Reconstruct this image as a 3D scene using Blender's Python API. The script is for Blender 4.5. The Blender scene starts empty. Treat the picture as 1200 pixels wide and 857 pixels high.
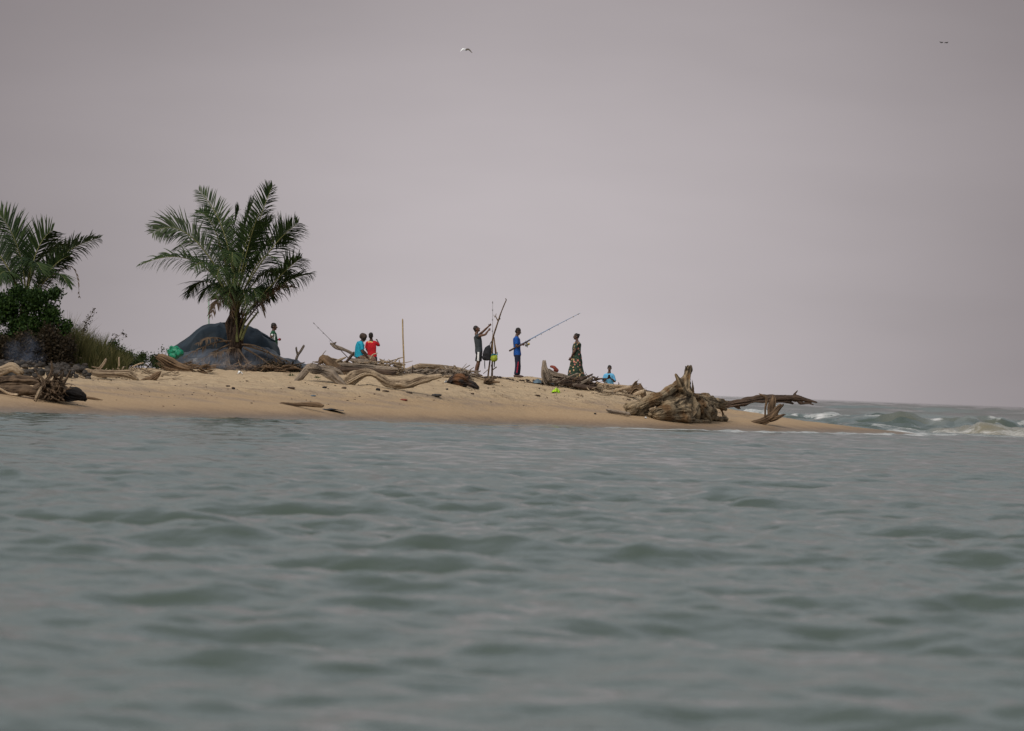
import bpy, math, random
import numpy as np
from mathutils import Vector, Matrix

random.seed(7)
RNG = np.random.default_rng(7)
SC = bpy.context.scene
COL = SC.collection

# ------------------------------------------------------------------ camera
F = 6667.0            # focal length in photo pixels (200 mm lens, 1200 px wide)
CAM = np.array([0.0, 0.0, 1.15])
ROLL = math.radians(2.15)
PITCH = 26.2 / F
fw = np.array([0, math.cos(PITCH), math.sin(PITCH)])
up0 = np.array([0, -math.sin(PITCH), math.cos(PITCH)])
rt0 = np.array([1.0, 0, 0])
RT = math.cos(ROLL) * rt0 + math.sin(ROLL) * up0
UP = -math.sin(ROLL) * rt0 + math.cos(ROLL) * up0
cd = bpy.data.cameras.new('camera')
cam = bpy.data.objects.new('camera', cd)
COL.objects.link(cam)
m = Matrix(((RT[0], UP[0], -fw[0], CAM[0]), (RT[1], UP[1], -fw[1], CAM[1]),
            (RT[2], UP[2], -fw[2], CAM[2]), (0, 0, 0, 1)))
cam.matrix_world = m
cd.lens = 200
cd.sensor_width = 36
cd.clip_start = 0.5
cd.clip_end = 60000
cd.dof.use_dof = True
cd.dof.focus_distance = 190
cd.dof.aperture_fstop = 5.6
SC.camera = cam

# ------------------------------------------------------------------ world
SUN_EL, SUN_AZ = math.radians(48), math.radians(-150)   # azimuth measured from +Y towards +X
w = bpy.data.worlds.new('World')
SC.world = w
w.use_nodes = True
nt = w.node_tree
for n in list(nt.nodes):
    nt.nodes.remove(n)


def N(t, kind, **kw):
    n = t.nodes.new(kind)
    for k, v in kw.items():
        if k.startswith('i_'):
            n.inputs[k[2:].replace('_', ' ')].default_value = v
        else:
            setattr(n, k, v)
    return n


def mathn(t, op, a, b=None, clamp=False):
    n = t.nodes.new('ShaderNodeMath')
    n.operation = op
    n.use_clamp = clamp
    for i, x in enumerate((a, b)):
        if x is None:
            continue
        if isinstance(x, (int, float)):
            n.inputs[i].default_value = x
        else:
            t.links.new(x, n.inputs[i])
    return n.outputs[0]


def mixc(t, fac, a, b, blend='MIX'):
    n = t.nodes.new('ShaderNodeMix')
    n.data_type = 'RGBA'
    n.blend_type = blend
    for s, x in ((n.inputs[0], fac), (n.inputs[6], a), (n.inputs[7], b)):
        if isinstance(x, (int, float)):
            s.default_value = x
        elif isinstance(x, tuple):
            s.default_value = (x[0], x[1], x[2], 1)
        else:
            t.links.new(x, s)
    return n.outputs[2]


def ramp(t, fac, stops, interp='LINEAR'):
    n = t.nodes.new('ShaderNodeValToRGB')
    n.color_ramp.interpolation = interp
    e = n.color_ramp.elements
    while len(e) < len(stops):
        e.new(0.5)
    for i, (p, c) in enumerate(stops):
        e[i].position = p
        if isinstance(c, (int, float)):
            c = (c, c, c)
        e[i].color = (c[0], c[1], c[2], 1)
    t.links.new(fac, n.inputs[0])
    return n.outputs[0]


tc = N(nt, 'ShaderNodeTexCoord')
sep = N(nt, 'ShaderNodeSeparateXYZ')
nt.links.new(tc.outputs['Generated'], sep.inputs[0])
X_, Y_, Z_ = sep.outputs
r2 = mathn(nt, 'ADD', mathn(nt, 'POWER', mathn(nt, 'ABSOLUTE', mathn(nt, 'MULTIPLY', X_, 1 / 0.082)), 2.0),
           mathn(nt, 'POWER', mathn(nt, 'ABSOLUTE', mathn(nt, 'MULTIPLY', mathn(nt, 'SUBTRACT', Z_, 0.004), 1 / 0.080)), 2.0))
glow_vignette = mathn(nt, 'EXPONENT', mathn(nt, 'MULTIPLY', r2, -1.0))
front = mathn(nt, 'GREATER_THAN', Y_, 0.0)
glow_vignette = mathn(nt, 'MULTIPLY', glow_vignette, front)
haze_col = mixc(nt, glow_vignette, (0.222, 0.197, 0.205), (0.535, 0.489, 0.505))  # lens vignetting put into the haze colour: bright mid view, darker outwards
cmap = N(nt, 'ShaderNodeMapping')
cmap.inputs['Scale'].default_value = (9, 9, 34)
nt.links.new(tc.outputs['Generated'], cmap.inputs[0])
cn = N(nt, 'ShaderNodeTexNoise')
cn.inputs['Scale'].default_value = 1.0
cn.inputs['Detail'].default_value = 4
nt.links.new(cmap.outputs[0], cn.inputs['Vector'])
haze_col = mixc(nt, 1.0, haze_col, ramp(nt, cn.outputs[0], [(0.3, 0.93), (0.7, 1.06)]), 'MULTIPLY')
sky = N(nt, 'ShaderNodeTexSky')
sky.sky_type = 'NISHITA'
sky.sun_disc = False
sky.sun_elevation = SUN_EL
sky.sun_rotation = SUN_AZ
sky.air_density = 1.6
sky.dust_density = 6.0
sky.ozone_density = 1.5
SKY_STR = 0.13
bg_haze = N(nt, 'ShaderNodeBackground')
nt.links.new(haze_col, bg_haze.inputs[0])
bg_sky = N(nt, 'ShaderNodeBackground')
hs = N(nt, 'ShaderNodeHueSaturation')
hs.inputs['Saturation'].default_value = 0.46
nt.links.new(sky.outputs[0], hs.inputs['Color'])
nt.links.new(mixc(nt, 1.0, hs.outputs[0], (1.0, 0.97, 0.95), 'MULTIPLY'), bg_sky.inputs[0])
bg_sky.inputs[1].default_value = SKY_STR
mx = N(nt, 'ShaderNodeMixShader')
fel = N(nt, 'ShaderNodeMapRange', interpolation_type='SMOOTHSTEP')
fel.inputs[1].default_value = 0.055
fel.inputs[2].default_value = 0.26
nt.links.new(Z_, fel.inputs[0])
nt.links.new(fel.outputs[0], mx.inputs[0])
nt.links.new(bg_haze.outputs[0], mx.inputs[1])
nt.links.new(bg_sky.outputs[0], mx.inputs[2])
wo = N(nt, 'ShaderNodeOutputWorld')
nt.links.new(mx.outputs[0], wo.inputs[0])

# ------------------------------------------------------------------ sun
sd = bpy.data.lights.new('sun', 'SUN')
sd.energy = 0.8
sd.angle = math.radians(18)
sd.color = (1.0, 0.93, 0.85)
so = bpy.data.objects.new('sun', sd)
COL.objects.link(so)
sdir = Vector((math.sin(SUN_AZ) * math.cos(SUN_EL), math.cos(SUN_AZ) * math.cos(SUN_EL), math.sin(SUN_EL)))
so.rotation_euler = sdir.to_track_quat('Z', 'Y').to_euler()
so.location = (0, 100, 60)

SC.view_settings.view_transform = 'Standard'
SC.view_settings.look = 'None'
SC.view_settings.exposure = 0.0
SC.view_settings.gamma = 1.0
SC.cycles.use_denoising = True
SC.cycles.max_bounces = 6
SC.cycles.volume_bounces = 1


# ------------------------------------------------------------------ maths helpers
def hor(px):
    return 463.3 + (px - 830) * 0.0375


def P(px, py, D):
    d = fw + RT * ((px - 600) / F) + UP * ((428.5 - py) / F)
    return CAM + d * (D / d[1])


def hash3(ix, iy, iz, seed):
    h = (ix * 374761393 + iy * 668265263 + iz * 2147483647 + seed * 144665) & 0xffffffff
    h = ((h ^ (h >> 13)) * 1274126177) & 0xffffffff
    h = (h ^ (h >> 16)) & 0xffff
    return h / 65535.0 * 2 - 1


def vnoise(p, seed=0):
    p = np.asarray(p, float)
    i = np.floor(p).astype(np.int64)
    f = p - i
    f = f * f * (3 - 2 * f)
    out = 0
    for dx in (0, 1):
        for dy in (0, 1):
            for dz in (0, 1):
                wt = (f[..., 0] if dx else 1 - f[..., 0]) * (f[..., 1] if dy else 1 - f[..., 1]) * (f[..., 2] if dz else 1 - f[..., 2])
                out = out + wt * hash3(i[..., 0] + dx, i[..., 1] + dy, i[..., 2] + dz, seed)
    return out


def fbm(p, oct=4, seed=0, gain=0.5):
    a, s, out = 1.0, 1.0, 0
    for k in range(oct):
        out = out + a * vnoise(np.asarray(p) * s, seed + k * 17)
        a *= gain
        s *= 2.03
    return out


def xyz(x, y, z=0.0):
    x, y = np.broadcast_arrays(np.asarray(x, float), np.asarray(y, float))
    return np.stack([x, y, np.zeros_like(x) + z], -1)


def smooth(a, b, x):
    t = np.clip((x - a) / (b - a), 0, 1)
    return t * t * (3 - 2 * t)


# ------------------------------------------------------------------ terrain function
T_px = [-1600, -300, 0, 330, 530, 620, 760, 820, 930, 1040, 1085, 1200, 1600]
T_D0 = [95, 136, 148, 163, 173, 178, 181, 184, 190, 199, 204, 212, 240]
C_px = [-1600, 0, 100, 200, 330, 400, 470, 530, 560, 620, 700, 740, 780, 850, 930, 1000, 1050, 1085, 1150, 1600]
C_D = [150, 175, 178, 181, 183, 184.5, 186, 188, 190, 192, 193, 194.5, 196, 199, 200, 203, 206, 210, 220, 260]
C_H = [1.3, 1.26, 1.26, 1.32, 1.38, 1.42, 1.46, 1.49, 1.53, 1.55, 1.40, 1.27, 1.11, 0.72, 0.44, 0.22, 0.10, 0.0, -0.5, -2.5]


def terr(X, Y, rough=True):
    X = np.asarray(X, float)
    Y = np.asarray(Y, float)
    px = 600 + F * X / np.maximum(Y, 1)
    D0 = np.interp(px, T_px, T_D0)
    Dc = np.interp(px, C_px, C_D)
    H = np.interp(px, C_px, C_H)
    s = Y - D0
    L = Dc - D0
    t = np.clip(s / L, 0, 1)
    z = H * (1 - (1 - t) ** 1.55)
    z = np.where(s < 0, s * 0.055, z)
    z = np.maximum(z, -2.5)
    bs = np.interp(px, [0, 350, 450, 600, 1000, 1100], [0.002, 0.004, 0.05, 0.065, 0.06, 0.04])
    back = np.maximum(Y - Dc, 0)
    far = np.maximum(Y - 235, 0)
    z = z - back * bs - np.where(px < 500, far * 0.06, 0)
    z = np.maximum(z, -3)
    if rough:
        tt = t - 0.36 - 0.05 * vnoise(xyz(X * 0.35, Y * 0.0, 4.0), 6)
        z = z + 0.045 * smooth(0, 0.012, tt) * (1 - smooth(0.05, 0.3, tt)) * smooth(0.2, 0.7, H)
        a = smooth(0.25, 0.6, t) * 0.050 * smooth(0.2, 0.8, H)
        z = z + a * fbm(xyz(X * 1.6, Y * 1.2), 4, 3) + 0.012 * smooth(0, 0.3, t) * fbm(xyz(X * 0.3, Y * 0.3), 3, 5)
    return z


def G(px, py, extra=0.0):
    """where the sight line of a photo pixel meets the sand"""
    Ds = np.arange(140, 212, 0.1)
    d = fw + RT * ((px - 600) / F) + UP * ((428.5 - py) / F)
    pts = CAM + d[None, :] * (Ds / d[1])[:, None]
    hit = pts[:, 2] < terr(pts[:, 0], pts[:, 1], False)
    k = int(np.argmax(hit)) if hit.any() else int(np.argmin(pts[:, 2] - terr(pts[:, 0], pts[:, 1], False)))
    return float(Ds[k]) + extra


def tz(x, y):
    return float(terr(x, y))


# ------------------------------------------------------------------ object helpers
def mesh_from(name, V, Fc, mat=None, smooth_shade=True, attrs=None, mat_idx=None):
    me = bpy.data.meshes.new(name)
    V = np.asarray(V, float)
    if isinstance(Fc, np.ndarray):
        nf, k = Fc.shape
        me.vertices.add(len(V))
        me.vertices.foreach_set('co', V.ravel())
        me.loops.add(nf * k)
        me.loops.foreach_set('vertex_index', Fc.ravel().astype(np.int32))
        me.polygons.add(nf)
        me.polygons.foreach_set('loop_start', np.arange(0, nf * k, k, dtype=np.int32))
        me.polygons.foreach_set('loop_total', np.full(nf, k, dtype=np.int32))
        me.update(calc_edges=True)
    else:
        me.from_pydata([tuple(v) for v in V], [], Fc)
        me.update()
    if smooth_shade:
        me.polygons.foreach_set('use_smooth', np.ones(len(me.polygons), bool))
    for mm in (mat if isinstance(mat, (list, tuple)) else [mat]):
        if mm is not None:
            me.materials.append(mm)
    if mat_idx is not None:
        me.polygons.foreach_set('material_index', np.asarray(mat_idx, np.int32))
    for k, v in (attrs or {}).items():
        a = me.attributes.new(k, 'FLOAT', 'POINT')
        a.data.foreach_set('value', np.asarray(v, np.float32))
    return me


def tag(o, label=None, cat=None, group=None, kind=None):
    for k, v in (('label', label), ('category', cat), ('group', group), ('kind', kind)):
        if v:
            o[k] = v
    return o


def thing(name, label, cat, loc, group=None):
    o = bpy.data.objects.new(name, None)
    COL.objects.link(o)
    o.empty_display_size = 0.2
    o.location = tuple(loc)
    return tag(o, label, cat, group)


def put(name, V, Fc, mat, parent=None, smooth_shade=True, attrs=None, mat_idx=None, origin=None):
    """V in world coordinates; the object's origin goes to its base (or its parent's)"""
    V = np.asarray(V, float)
    if parent is not None:
        acc = Vector(parent.location)
        q = parent.parent
        while q is not None:
            acc += Vector(q.location)
            q = q.parent
        o0 = np.array(acc)
    elif origin is not None:
        o0 = np.array(origin, float)
    else:
        o0 = np.array([V[:, 0].mean(), V[:, 1].mean(), V[:, 2].min()])
    me = mesh_from(name, V - o0, Fc, mat, smooth_shade, attrs, mat_idx)
    o = bpy.data.objects.new(name, me)
    COL.objects.link(o)
    if parent is not None:
        o.parent = parent
    else:
        o.location = tuple(o0)
    return o


def resample(pts, rad, step):
    pts = np.asarray(pts, float)
    rad = np.asarray(rad, float)
    n = len(pts)
    ext = np.vstack([2 * pts[0] - pts[1], pts, 2 * pts[-1] - pts[-2]])
    er = np.concatenate([[rad[0]], rad, [rad[-1]]])
    out, ro = [], []
    for i in range(n - 1):
        p0, p1, p2, p3 = ext[i:i + 4]
        L = np.linalg.norm(p2 - p1)
        k = max(1, int(math.ceil(L / step)))
        for j in range(k):
            t = j / k
            q = 0.5 * ((2 * p1) + (-p0 + p2) * t + (2 * p0 - 5 * p1 + 4 * p2 - p3) * t * t + (-p0 + 3 * p1 - 3 * p2 + p3) * t ** 3)
            out.append(q)
            ro.append(er[i + 1] * (1 - t) + er[i + 2] * t)
    out.append(pts[-1])
    ro.append(rad[-1])
    return np.array(out), np.array(ro)


def frames(C):
    T = np.gradient(C, axis=0)
    T /= np.linalg.norm(T, axis=1)[:, None] + 1e-12
    a = np.array([0, 0, 1.0]) if abs(T[0][2]) < 0.9 else np.array([0, 1.0, 0])
    u = np.cross(T[0], a)
    u /= np.linalg.norm(u)
    U = []
    for t in T:
        u = u - t * np.dot(u, t)
        u /= np.linalg.norm(u) + 1e-12
        U.append(u)
    U = np.array(U)
    W = np.cross(T, U)
    return T, U, W


def tube(pts, rad, seg=12, step=None, cap=0.8, flat=None, smoothc=True):
    """closed tapered tube; flat=(axis, scale) squashes its section"""
    rad = np.asarray(rad, float)
    if step is None:
        step = max(0.02, float(np.mean(rad)) * 0.8)
    if smoothc:
        C, R = resample(pts, rad, step)
    else:
        C, R = np.asarray(pts, float), rad
    T, U, W = frames(C)
    rings = []
    nc = 3
    for k in range(nc, 0, -1):
        a = math.pi / 2 * k / (nc + 0.4)
        rings.append((C[0] - T[0] * R[0] * math.sin(a) * cap, R[0] * math.cos(a), U[0], W[0]))
    for i in range(len(C)):
        rings.append((C[i], R[i], U[i], W[i]))
    for k in range(1, nc + 1):
        a = math.pi / 2 * k / (nc + 0.4)
        rings.append((C[-1] + T[-1] * R[-1] * math.sin(a) * cap, R[-1] * math.cos(a), U[-1], W[-1]))
    V, Fc = [], []
    th = np.arange(seg) / seg * 2 * math.pi
    cs, sn = np.cos(th)[:, None], np.sin(th)[:, None]
    for c, r, u, ww in rings:
        off = (u * cs + ww * sn) * r
        if flat is not None:
            ax = np.asarray(flat[0], float)
            ax = ax / np.linalg.norm(ax)
            off = off + np.outer(off @ ax, ax) * (flat[1] - 1)
        V.append(c + off)
    V = np.vstack(V)
    nr = len(rings)
    for i in range(nr - 1):
        for j in range(seg):
            a, b = i * seg + j, i * seg + (j + 1) % seg
            Fc.append((a, a + seg, b + seg, b)[::-1])
    Fc = np.array(Fc)
    # end fans as quads-degenerate tris are avoided: add centre points
    c0, c1 = len(V), len(V) + 1
    V = np.vstack([V, V[:seg].mean(0), V[(nr - 1) * seg:].mean(0)])
    tris = [(c0, (j + 1) % seg, j)[::-1] for j in range(seg)] + [(c1, (nr - 1) * seg + j, (nr - 1) * seg + (j + 1) % seg)[::-1] for j in range(seg)]
    return V, [tuple(f) for f in Fc] + tris


def ball(c, r, seg=16, rings=10, rot=None):
    """ellipsoid, r may be a triple"""
    r = np.ones(3) * r if np.isscalar(r) else np.asarray(r, float)
    V = [(0, 0, 1)]
    for i in range(1, rings):
        a = math.pi * i / rings
        for j in range(seg):
            b = 2 * math.pi * j / seg
            V.append((math.sin(a) * math.cos(b), math.sin(a) * math.sin(b), math.cos(a)))
    V.append((0, 0, -1))
    V = np.array(V) * r
    if rot is not None:
        V = V @ np.asarray(rot).T
    V = V + np.asarray(c)
    Fc = []
    for j in range(seg):
        Fc.append((0, 1 + j, 1 + (j + 1) % seg))
    for i in range(rings - 2):
        for j in range(seg):
            a, b = 1 + i * seg + j, 1 + i * seg + (j + 1) % seg
            Fc.append((a, a + seg, b + seg, b))
    e = len(V) - 1
    o = 1 + (rings - 2) * seg
    for j in range(seg):
        Fc.append((e, o + (j + 1) % seg, o + j))
    return V, Fc


def box(c, s, rot=None):
    V = np.array([(x, y, z) for x in (-1, 1) for y in (-1, 1) for z in (-1, 1)], float) * np.asarray(s) / 2
    if rot is not None:
        V = V @ np.asarray(rot).T
    return V + np.asarray(c), [(0, 1, 3, 2), (4, 6, 7, 5), (0, 4, 5, 1), (2, 3, 7, 6), (0, 2, 6, 4), (1, 5, 7, 3)]


def join(parts):
    V, Fc, o = [], [], 0
    for v, f in parts:
        V.append(v)
        Fc += [tuple(i + o for i in q) for q in f]
        o += len(v)
    return np.vstack(V), Fc


def remesh(V, Fc, vox, iters=0):
    """fuse overlapping closed shapes into one continuous skin"""
    me = mesh_from('tmp', V, Fc)
    ob = bpy.data.objects.new('tmp', me)
    COL.objects.link(ob)
    md = ob.modifiers.new('r', 'REMESH')
    md.mode = 'VOXEL'
    md.voxel_size = vox
    md.adaptivity = 0
    if iters:
        ms = ob.modifiers.new('s', 'SMOOTH')
        ms.factor = 0.5
        ms.iterations = iters
    dg = bpy.context.evaluated_depsgraph_get()
    ev = ob.evaluated_get(dg)
    m2 = ev.to_mesh()
    n = len(m2.vertices)
    co = np.empty(n * 3)
    m2.vertices.foreach_get('co', co)
    nn = np.empty(n * 3)
    m2.vertex_normals.foreach_get('vector', nn)
    nl = len(m2.loops)
    li = np.empty(nl, np.int32)
    m2.loops.foreach_get('vertex_index', li)
    ev.to_mesh_clear()
    bpy.data.objects.remove(ob)
    bpy.data.meshes.remove(me)
    return co.reshape(-1, 3), li.reshape(-1, 4), nn.reshape(-1, 3)


# ------------------------------------------------------------------ materials
def mat_new(name):
    mt = bpy.data.materials.new(name)
    mt.use_nodes = True
    t = mt.node_tree
    for n in list(t.nodes):
        t.nodes.remove(n)
    out = N(t, 'ShaderNodeOutputMaterial')
    b = N(t, 'ShaderNodeBsdfPrincipled')
    t.links.new(b.outputs[0], out.inputs[0])
    return mt, t, b


def simple(name, a, b=None, rough=0.75, scale=6.0, bump=0.0, spec=0.3, metallic=0.0, bscale=None):
    mt, t, bs = mat_new(name)
    if b is None:
        b = tuple(c * 0.75 for c in a)
    co = N(t, 'ShaderNodeTexCoord')
    nz = N(t, 'ShaderNodeTexNoise')
    nz.inputs['Scale'].default_value = scale
    nz.inputs['Detail'].default_value = 5
    t.links.new(co.outputs['Object'], nz.inputs['Vector'])
    t.links.new(mixc(t, ramp(t, nz.outputs[0], [(0.35, 0.0), (0.65, 1.0)]), a, b), bs.inputs['Base Color'])
    bs.inputs['Roughness'].default_value = rough
    bs.inputs['Specular IOR Level'].default_value = spec
    bs.inputs['Metallic'].default_value = metallic
    if bump:
        n2 = N(t, 'ShaderNodeTexNoise')
        n2.inputs['Scale'].default_value = bscale or scale * 4
        n2.inputs['Detail'].default_value = 6
        t.links.new(co.outputs['Object'], n2.inputs['Vector'])
        bp = N(t, 'ShaderNodeBump')
        bp.inputs['Strength'].default_value = 0.6
        bp.inputs['Distance'].default_value = bump
        t.links.new(n2.outputs[0], bp.inputs['Height'])
        t.links.new(bp.outputs[0], bs.inputs['Normal'])
    return mt


def wood(name, light, dark, stain=None):
    """weathered driftwood: the grain attribute runs along the grooves, with their shade painted in dark"""
    mt, t, bs = mat_new(name)
    at = N(t, 'ShaderNodeAttribute', attribute_name='grain_shade')
    co = N(t, 'ShaderNodeTexCoord')
    nz = N(t, 'ShaderNodeTexNoise')
    nz.inputs['Scale'].default_value = 2.6
    nz.inputs['Detail'].default_value = 7
    t.links.new(co.outputs['Object'], nz.inputs['Vector'])
    g = mathn(t, 'ADD', mathn(t, 'MULTIPLY', at.outputs['Fac'], 0.65), mathn(t, 'MULTIPLY', nz.outputs[0], 0.95))
    c = mixc(t, ramp(t, g, [(0.50, 0.0), (1.0, 1.0)]), dark, light)
    if stain:
        n3 = N(t, 'ShaderNodeTexNoise')
        n3.inputs['Scale'].default_value = 1.7
        n3.inputs['Detail'].default_value = 4
        n3.noise_dimensions = '4D'
        n3.inputs['W'].default_value = 3
        t.links.new(co.outputs['Object'], n3.inputs['Vector'])
        c = mixc(t, ramp(t, n3.outputs[0], [(0.5, 0.0), (0.62, 0.85)]), c, stain)
    t.links.new(c, bs.inputs['Base Color'])
    bs.inputs['Roughness'].default_value = 0.9
    bs.inputs['Specular IOR Level'].default_value = 0.15
    n2 = N(t, 'ShaderNodeTexNoise')
    n2.inputs['Scale'].default_value = 22
    n2.inputs['Detail'].default_value = 6
    t.links.new(co.outputs['Object'], n2.inputs['Vector'])
    bp = N(t, 'ShaderNodeBump')
    bp.inputs['Strength'].default_value = 0.8
    bp.inputs['Distance'].default_value = 0.02
    t.links.new(mathn(t, 'ADD', n2.outputs[0], mathn(t, 'MULTIPLY', at.outputs['Fac'], 0.8)), bp.inputs['Height'])
    t.links.new(bp.outputs[0], bs.inputs['Normal'])
    return mt


M = {}
M['tan'] = wood('driftwood tan', (0.31, 0.245, 0.17), (0.085, 0.06, 0.04))
M['grey'] = wood('driftwood grey', (0.23, 0.19, 0.15), (0.055, 0.045, 0.037))
M['brown'] = wood('driftwood brown', (0.17, 0.115, 0.07), (0.035, 0.024, 0.017))
M['dark'] = wood('driftwood dark', (0.085, 0.06, 0.045), (0.016, 0.013, 0.012))
M['burnt'] = wood('burnt wood', (0.035, 0.03, 0.03), (0.008, 0.008, 0.009), (0.14, 0.07, 0.035))
M['umber'] = wood('driftwood umber', (0.125, 0.088, 0.058), (0.026, 0.018, 0.013))
M['char'] = wood('charred wood', (0.022, 0.02, 0.02), (0.006, 0.006, 0.007))
M['pale'] = wood('driftwood pale', (0.45, 0.36, 0.25), (0.2, 0.14, 0.09))
M['stump'] = wood('stump wood', (0.27, 0.21, 0.135), (0.040, 0.030, 0.020), (0.13, 0.075, 0.035))
M['bamboo'] = wood('bamboo', (0.42, 0.32, 0.17), (0.22, 0.15, 0.08))
M['stone'] = simple('dark stone', (0.035, 0.038, 0.04), (0.09, 0.085, 0.08), 0.8, 9, 0.01)
M['ash'] = simple('charred rubble', (0.012, 0.012, 0.012), (0.06, 0.052, 0.045), 0.85, 5, 0.02)
M['skin'] = simple('brown skin', (0.105, 0.052, 0.032), (0.085, 0.040, 0.025), 0.55, 12, 0, 0.4)
M['skin2'] = simple('dark skin', (0.078, 0.040, 0.027), (0.058, 0.030, 0.021), 0.55, 12, 0, 0.4)
M['hair'] = simple('black hair', (0.012, 0.010, 0.010), (0.02, 0.015, 0.012), 0.6, 60, 0.004)
M['hairgrey'] = simple('brown black hair', (0.03, 0.02, 0.016), (0.055, 0.035, 0.025), 0.7, 30, 0.006)
M['eye'] = simple('eye', (0.5, 0.48, 0.45), rough=0.3)
M['black'] = simple('black cloth', (0.010, 0.011, 0.014), (0.018, 0.019, 0.024), 0.85, 9, 0.004)
M['white'] = simple('white cloth', (0.72, 0.74, 0.76), (0.6, 0.62, 0.64), 0.8)
M['greytop'] = simple('dark grey cloth', (0.045, 0.055, 0.062), (0.03, 0.038, 0.045), 0.9, 7, 0.006)
M['blue'] = simple('royal blue cloth', (0.010, 0.085, 0.36), (0.007, 0.06, 0.27), 0.85, 7, 0.006)
M['navy'] = simple('navy cloth', (0.010, 0.015, 0.035), (0.015, 0.02, 0.045), 0.85, 7, 0.006)
M['redstripe'] = simple('red stripe cloth', (0.34, 0.02, 0.05), rough=0.8)
M['red'] = simple('red cloth', (0.50, 0.012, 0.022), (0.38, 0.009, 0.017), 0.85, 7, 0.006)
M['print'] = simple('yellow print', (0.65, 0.42, 0.15), rough=0.8)
M['cyan'] = simple('turquoise cloth', (0.015, 0.33, 0.47), (0.012, 0.26, 0.38), 0.85, 7, 0.006)
M['khaki'] = simple('khaki cloth', (0.22, 0.14, 0.10), (0.15, 0.09, 0.065), 0.9, 9, 0.006)
M['skyblue'] = simple('light blue cloth', (0.12, 0.38, 0.60), (0.09, 0.30, 0.5), 0.85, 7, 0.006)
M['green'] = simple('dark green cloth', (0.012, 0.07, 0.035), (0.01, 0.05, 0.025), 0.85)
M['greenbag'] = simple('green plastic', (0.010, 0.22, 0.12), (0.008, 0.14, 0.08), 0.4, 9, 0.02)
M['limebag'] = simple('lime plastic', (0.38, 0.62, 0.02), (0.28, 0.5, 0.02), 0.4, 9, 0.02)
M['yellowbag'] = simple('yellow green fabric', (0.30, 0.36, 0.03), (0.2, 0.26, 0.03), 0.7, 20, 0.02)
M['teal'] = simple('teal fabric', (0.01, 0.15, 0.2), rough=0.6)
M['rodblue'] = simple('pale blue rod blank', (0.16, 0.24, 0.38), (0.12, 0.19, 0.32), 0.35, spec=0.5)
M['cork'] = simple('dark rod grip', (0.06, 0.035, 0.025), rough=0.8)
M['metal'] = simple('reel metal', (0.12, 0.12, 0.11), rough=0.4, metallic=0.6)
M['gold'] = simple('spool line', (0.42, 0.33, 0.04), rough=0.4)
M['tarp'] = simple('dark blue grey tarpaulin', (0.013, 0.026, 0.038), (0.007, 0.014, 0.021), 0.55, 3, 0.03, 0.2, bscale=5)
M['tarpblack'] = simple('black plastic sheet', (0.008, 0.011, 0.017), (0.016, 0.022, 0.032), 0.4, 4, 0.03, 0.5)
M['bluetarp'] = simple('faded blue sheet', (0.10, 0.15, 0.19), (0.05, 0.085, 0.12), 0.6, 6, 0.02)
M['plastic'] = simple('white plastic', (0.75, 0.78, 0.80), rough=0.4)
M['redcloth'] = simple('dull red cloth', (0.20, 0.045, 0.03), rough=0.8)
M['phone'] = simple('black phone', (0.01, 0.01, 0.012), rough=0.2)
M['gull'] = simple('white feathers', (0.75, 0.78, 0.80), rough=0.7)
M['gullgrey'] = simple('grey brown feathers', (0.10, 0.085, 0.06), rough=0.7)
M['bird'] = simple('dark feathers', (0.025, 0.022, 0.02), rough=0.7)
M['greenpole'] = simple('pale green pole', (0.30, 0.42, 0.36), rough=0.6)


def leafmat(name, a, b, trans=0.25):
    mt, t, bs = mat_new(name)
    at = N(t, 'ShaderNodeAttribute', attribute_name='v')
    t.links.new(mixc(t, at.outputs['Fac'], a, b), bs.inputs['Base Color'])
    bs.inputs['Roughness'].default_value = 0.6
    bs.inputs['Specular IOR Level'].default_value = 0.15
    tr = N(t, 'ShaderNodeBsdfTranslucent')
    t.links.new(mixc(t, at.outputs['Fac'], a, b), tr.inputs[0])
    ms = N(t, 'ShaderNodeMixShader')
    ms.inputs[0].default_value = trans
    t.links.new(bs.outputs[0], ms.inputs[1])
    t.links.new(tr.outputs[0], ms.inputs[2])
    out = [n for n in t.nodes if n.type == 'OUTPUT_MATERIAL'][0]
    t.links.new(ms.outputs[0], out.inputs[0])
    return mt


M['frond'] = leafmat('palm leaflets', (0.012, 0.029, 0.012), (0.046, 0.072, 0.022))
M['frondpale'] = leafmat('pale palm leaflets', (0.022, 0.036, 0.020), (0.065, 0.088, 0.042))
M['frondead'] = leafmat('dead palm leaflets', (0.05, 0.033, 0.022), (0.14, 0.10, 0.065))
M['rachis'] = simple('palm midrib', (0.16, 0.17, 0.06), (0.10, 0.10, 0.035), 0.6)
M['rachisdead'] = simple('dry midrib', (0.16, 0.11, 0.07), (0.08, 0.055, 0.035), 0.8)
M['leaf'] = leafmat('bush leaves', (0.010, 0.026, 0.008), (0.040, 0.078, 0.014))
M['leaf2'] = leafmat('shrub leaves', (0.020, 0.034, 0.012), (0.055, 0.080, 0.025))
M['dry'] = leafmat('dry twigs', (0.020, 0.017, 0.011), (0.058, 0.042, 0.024))
M['grass'] = leafmat('tall grass', (0.035, 0.048, 0.014), (0.14, 0.125, 0.055))

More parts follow.
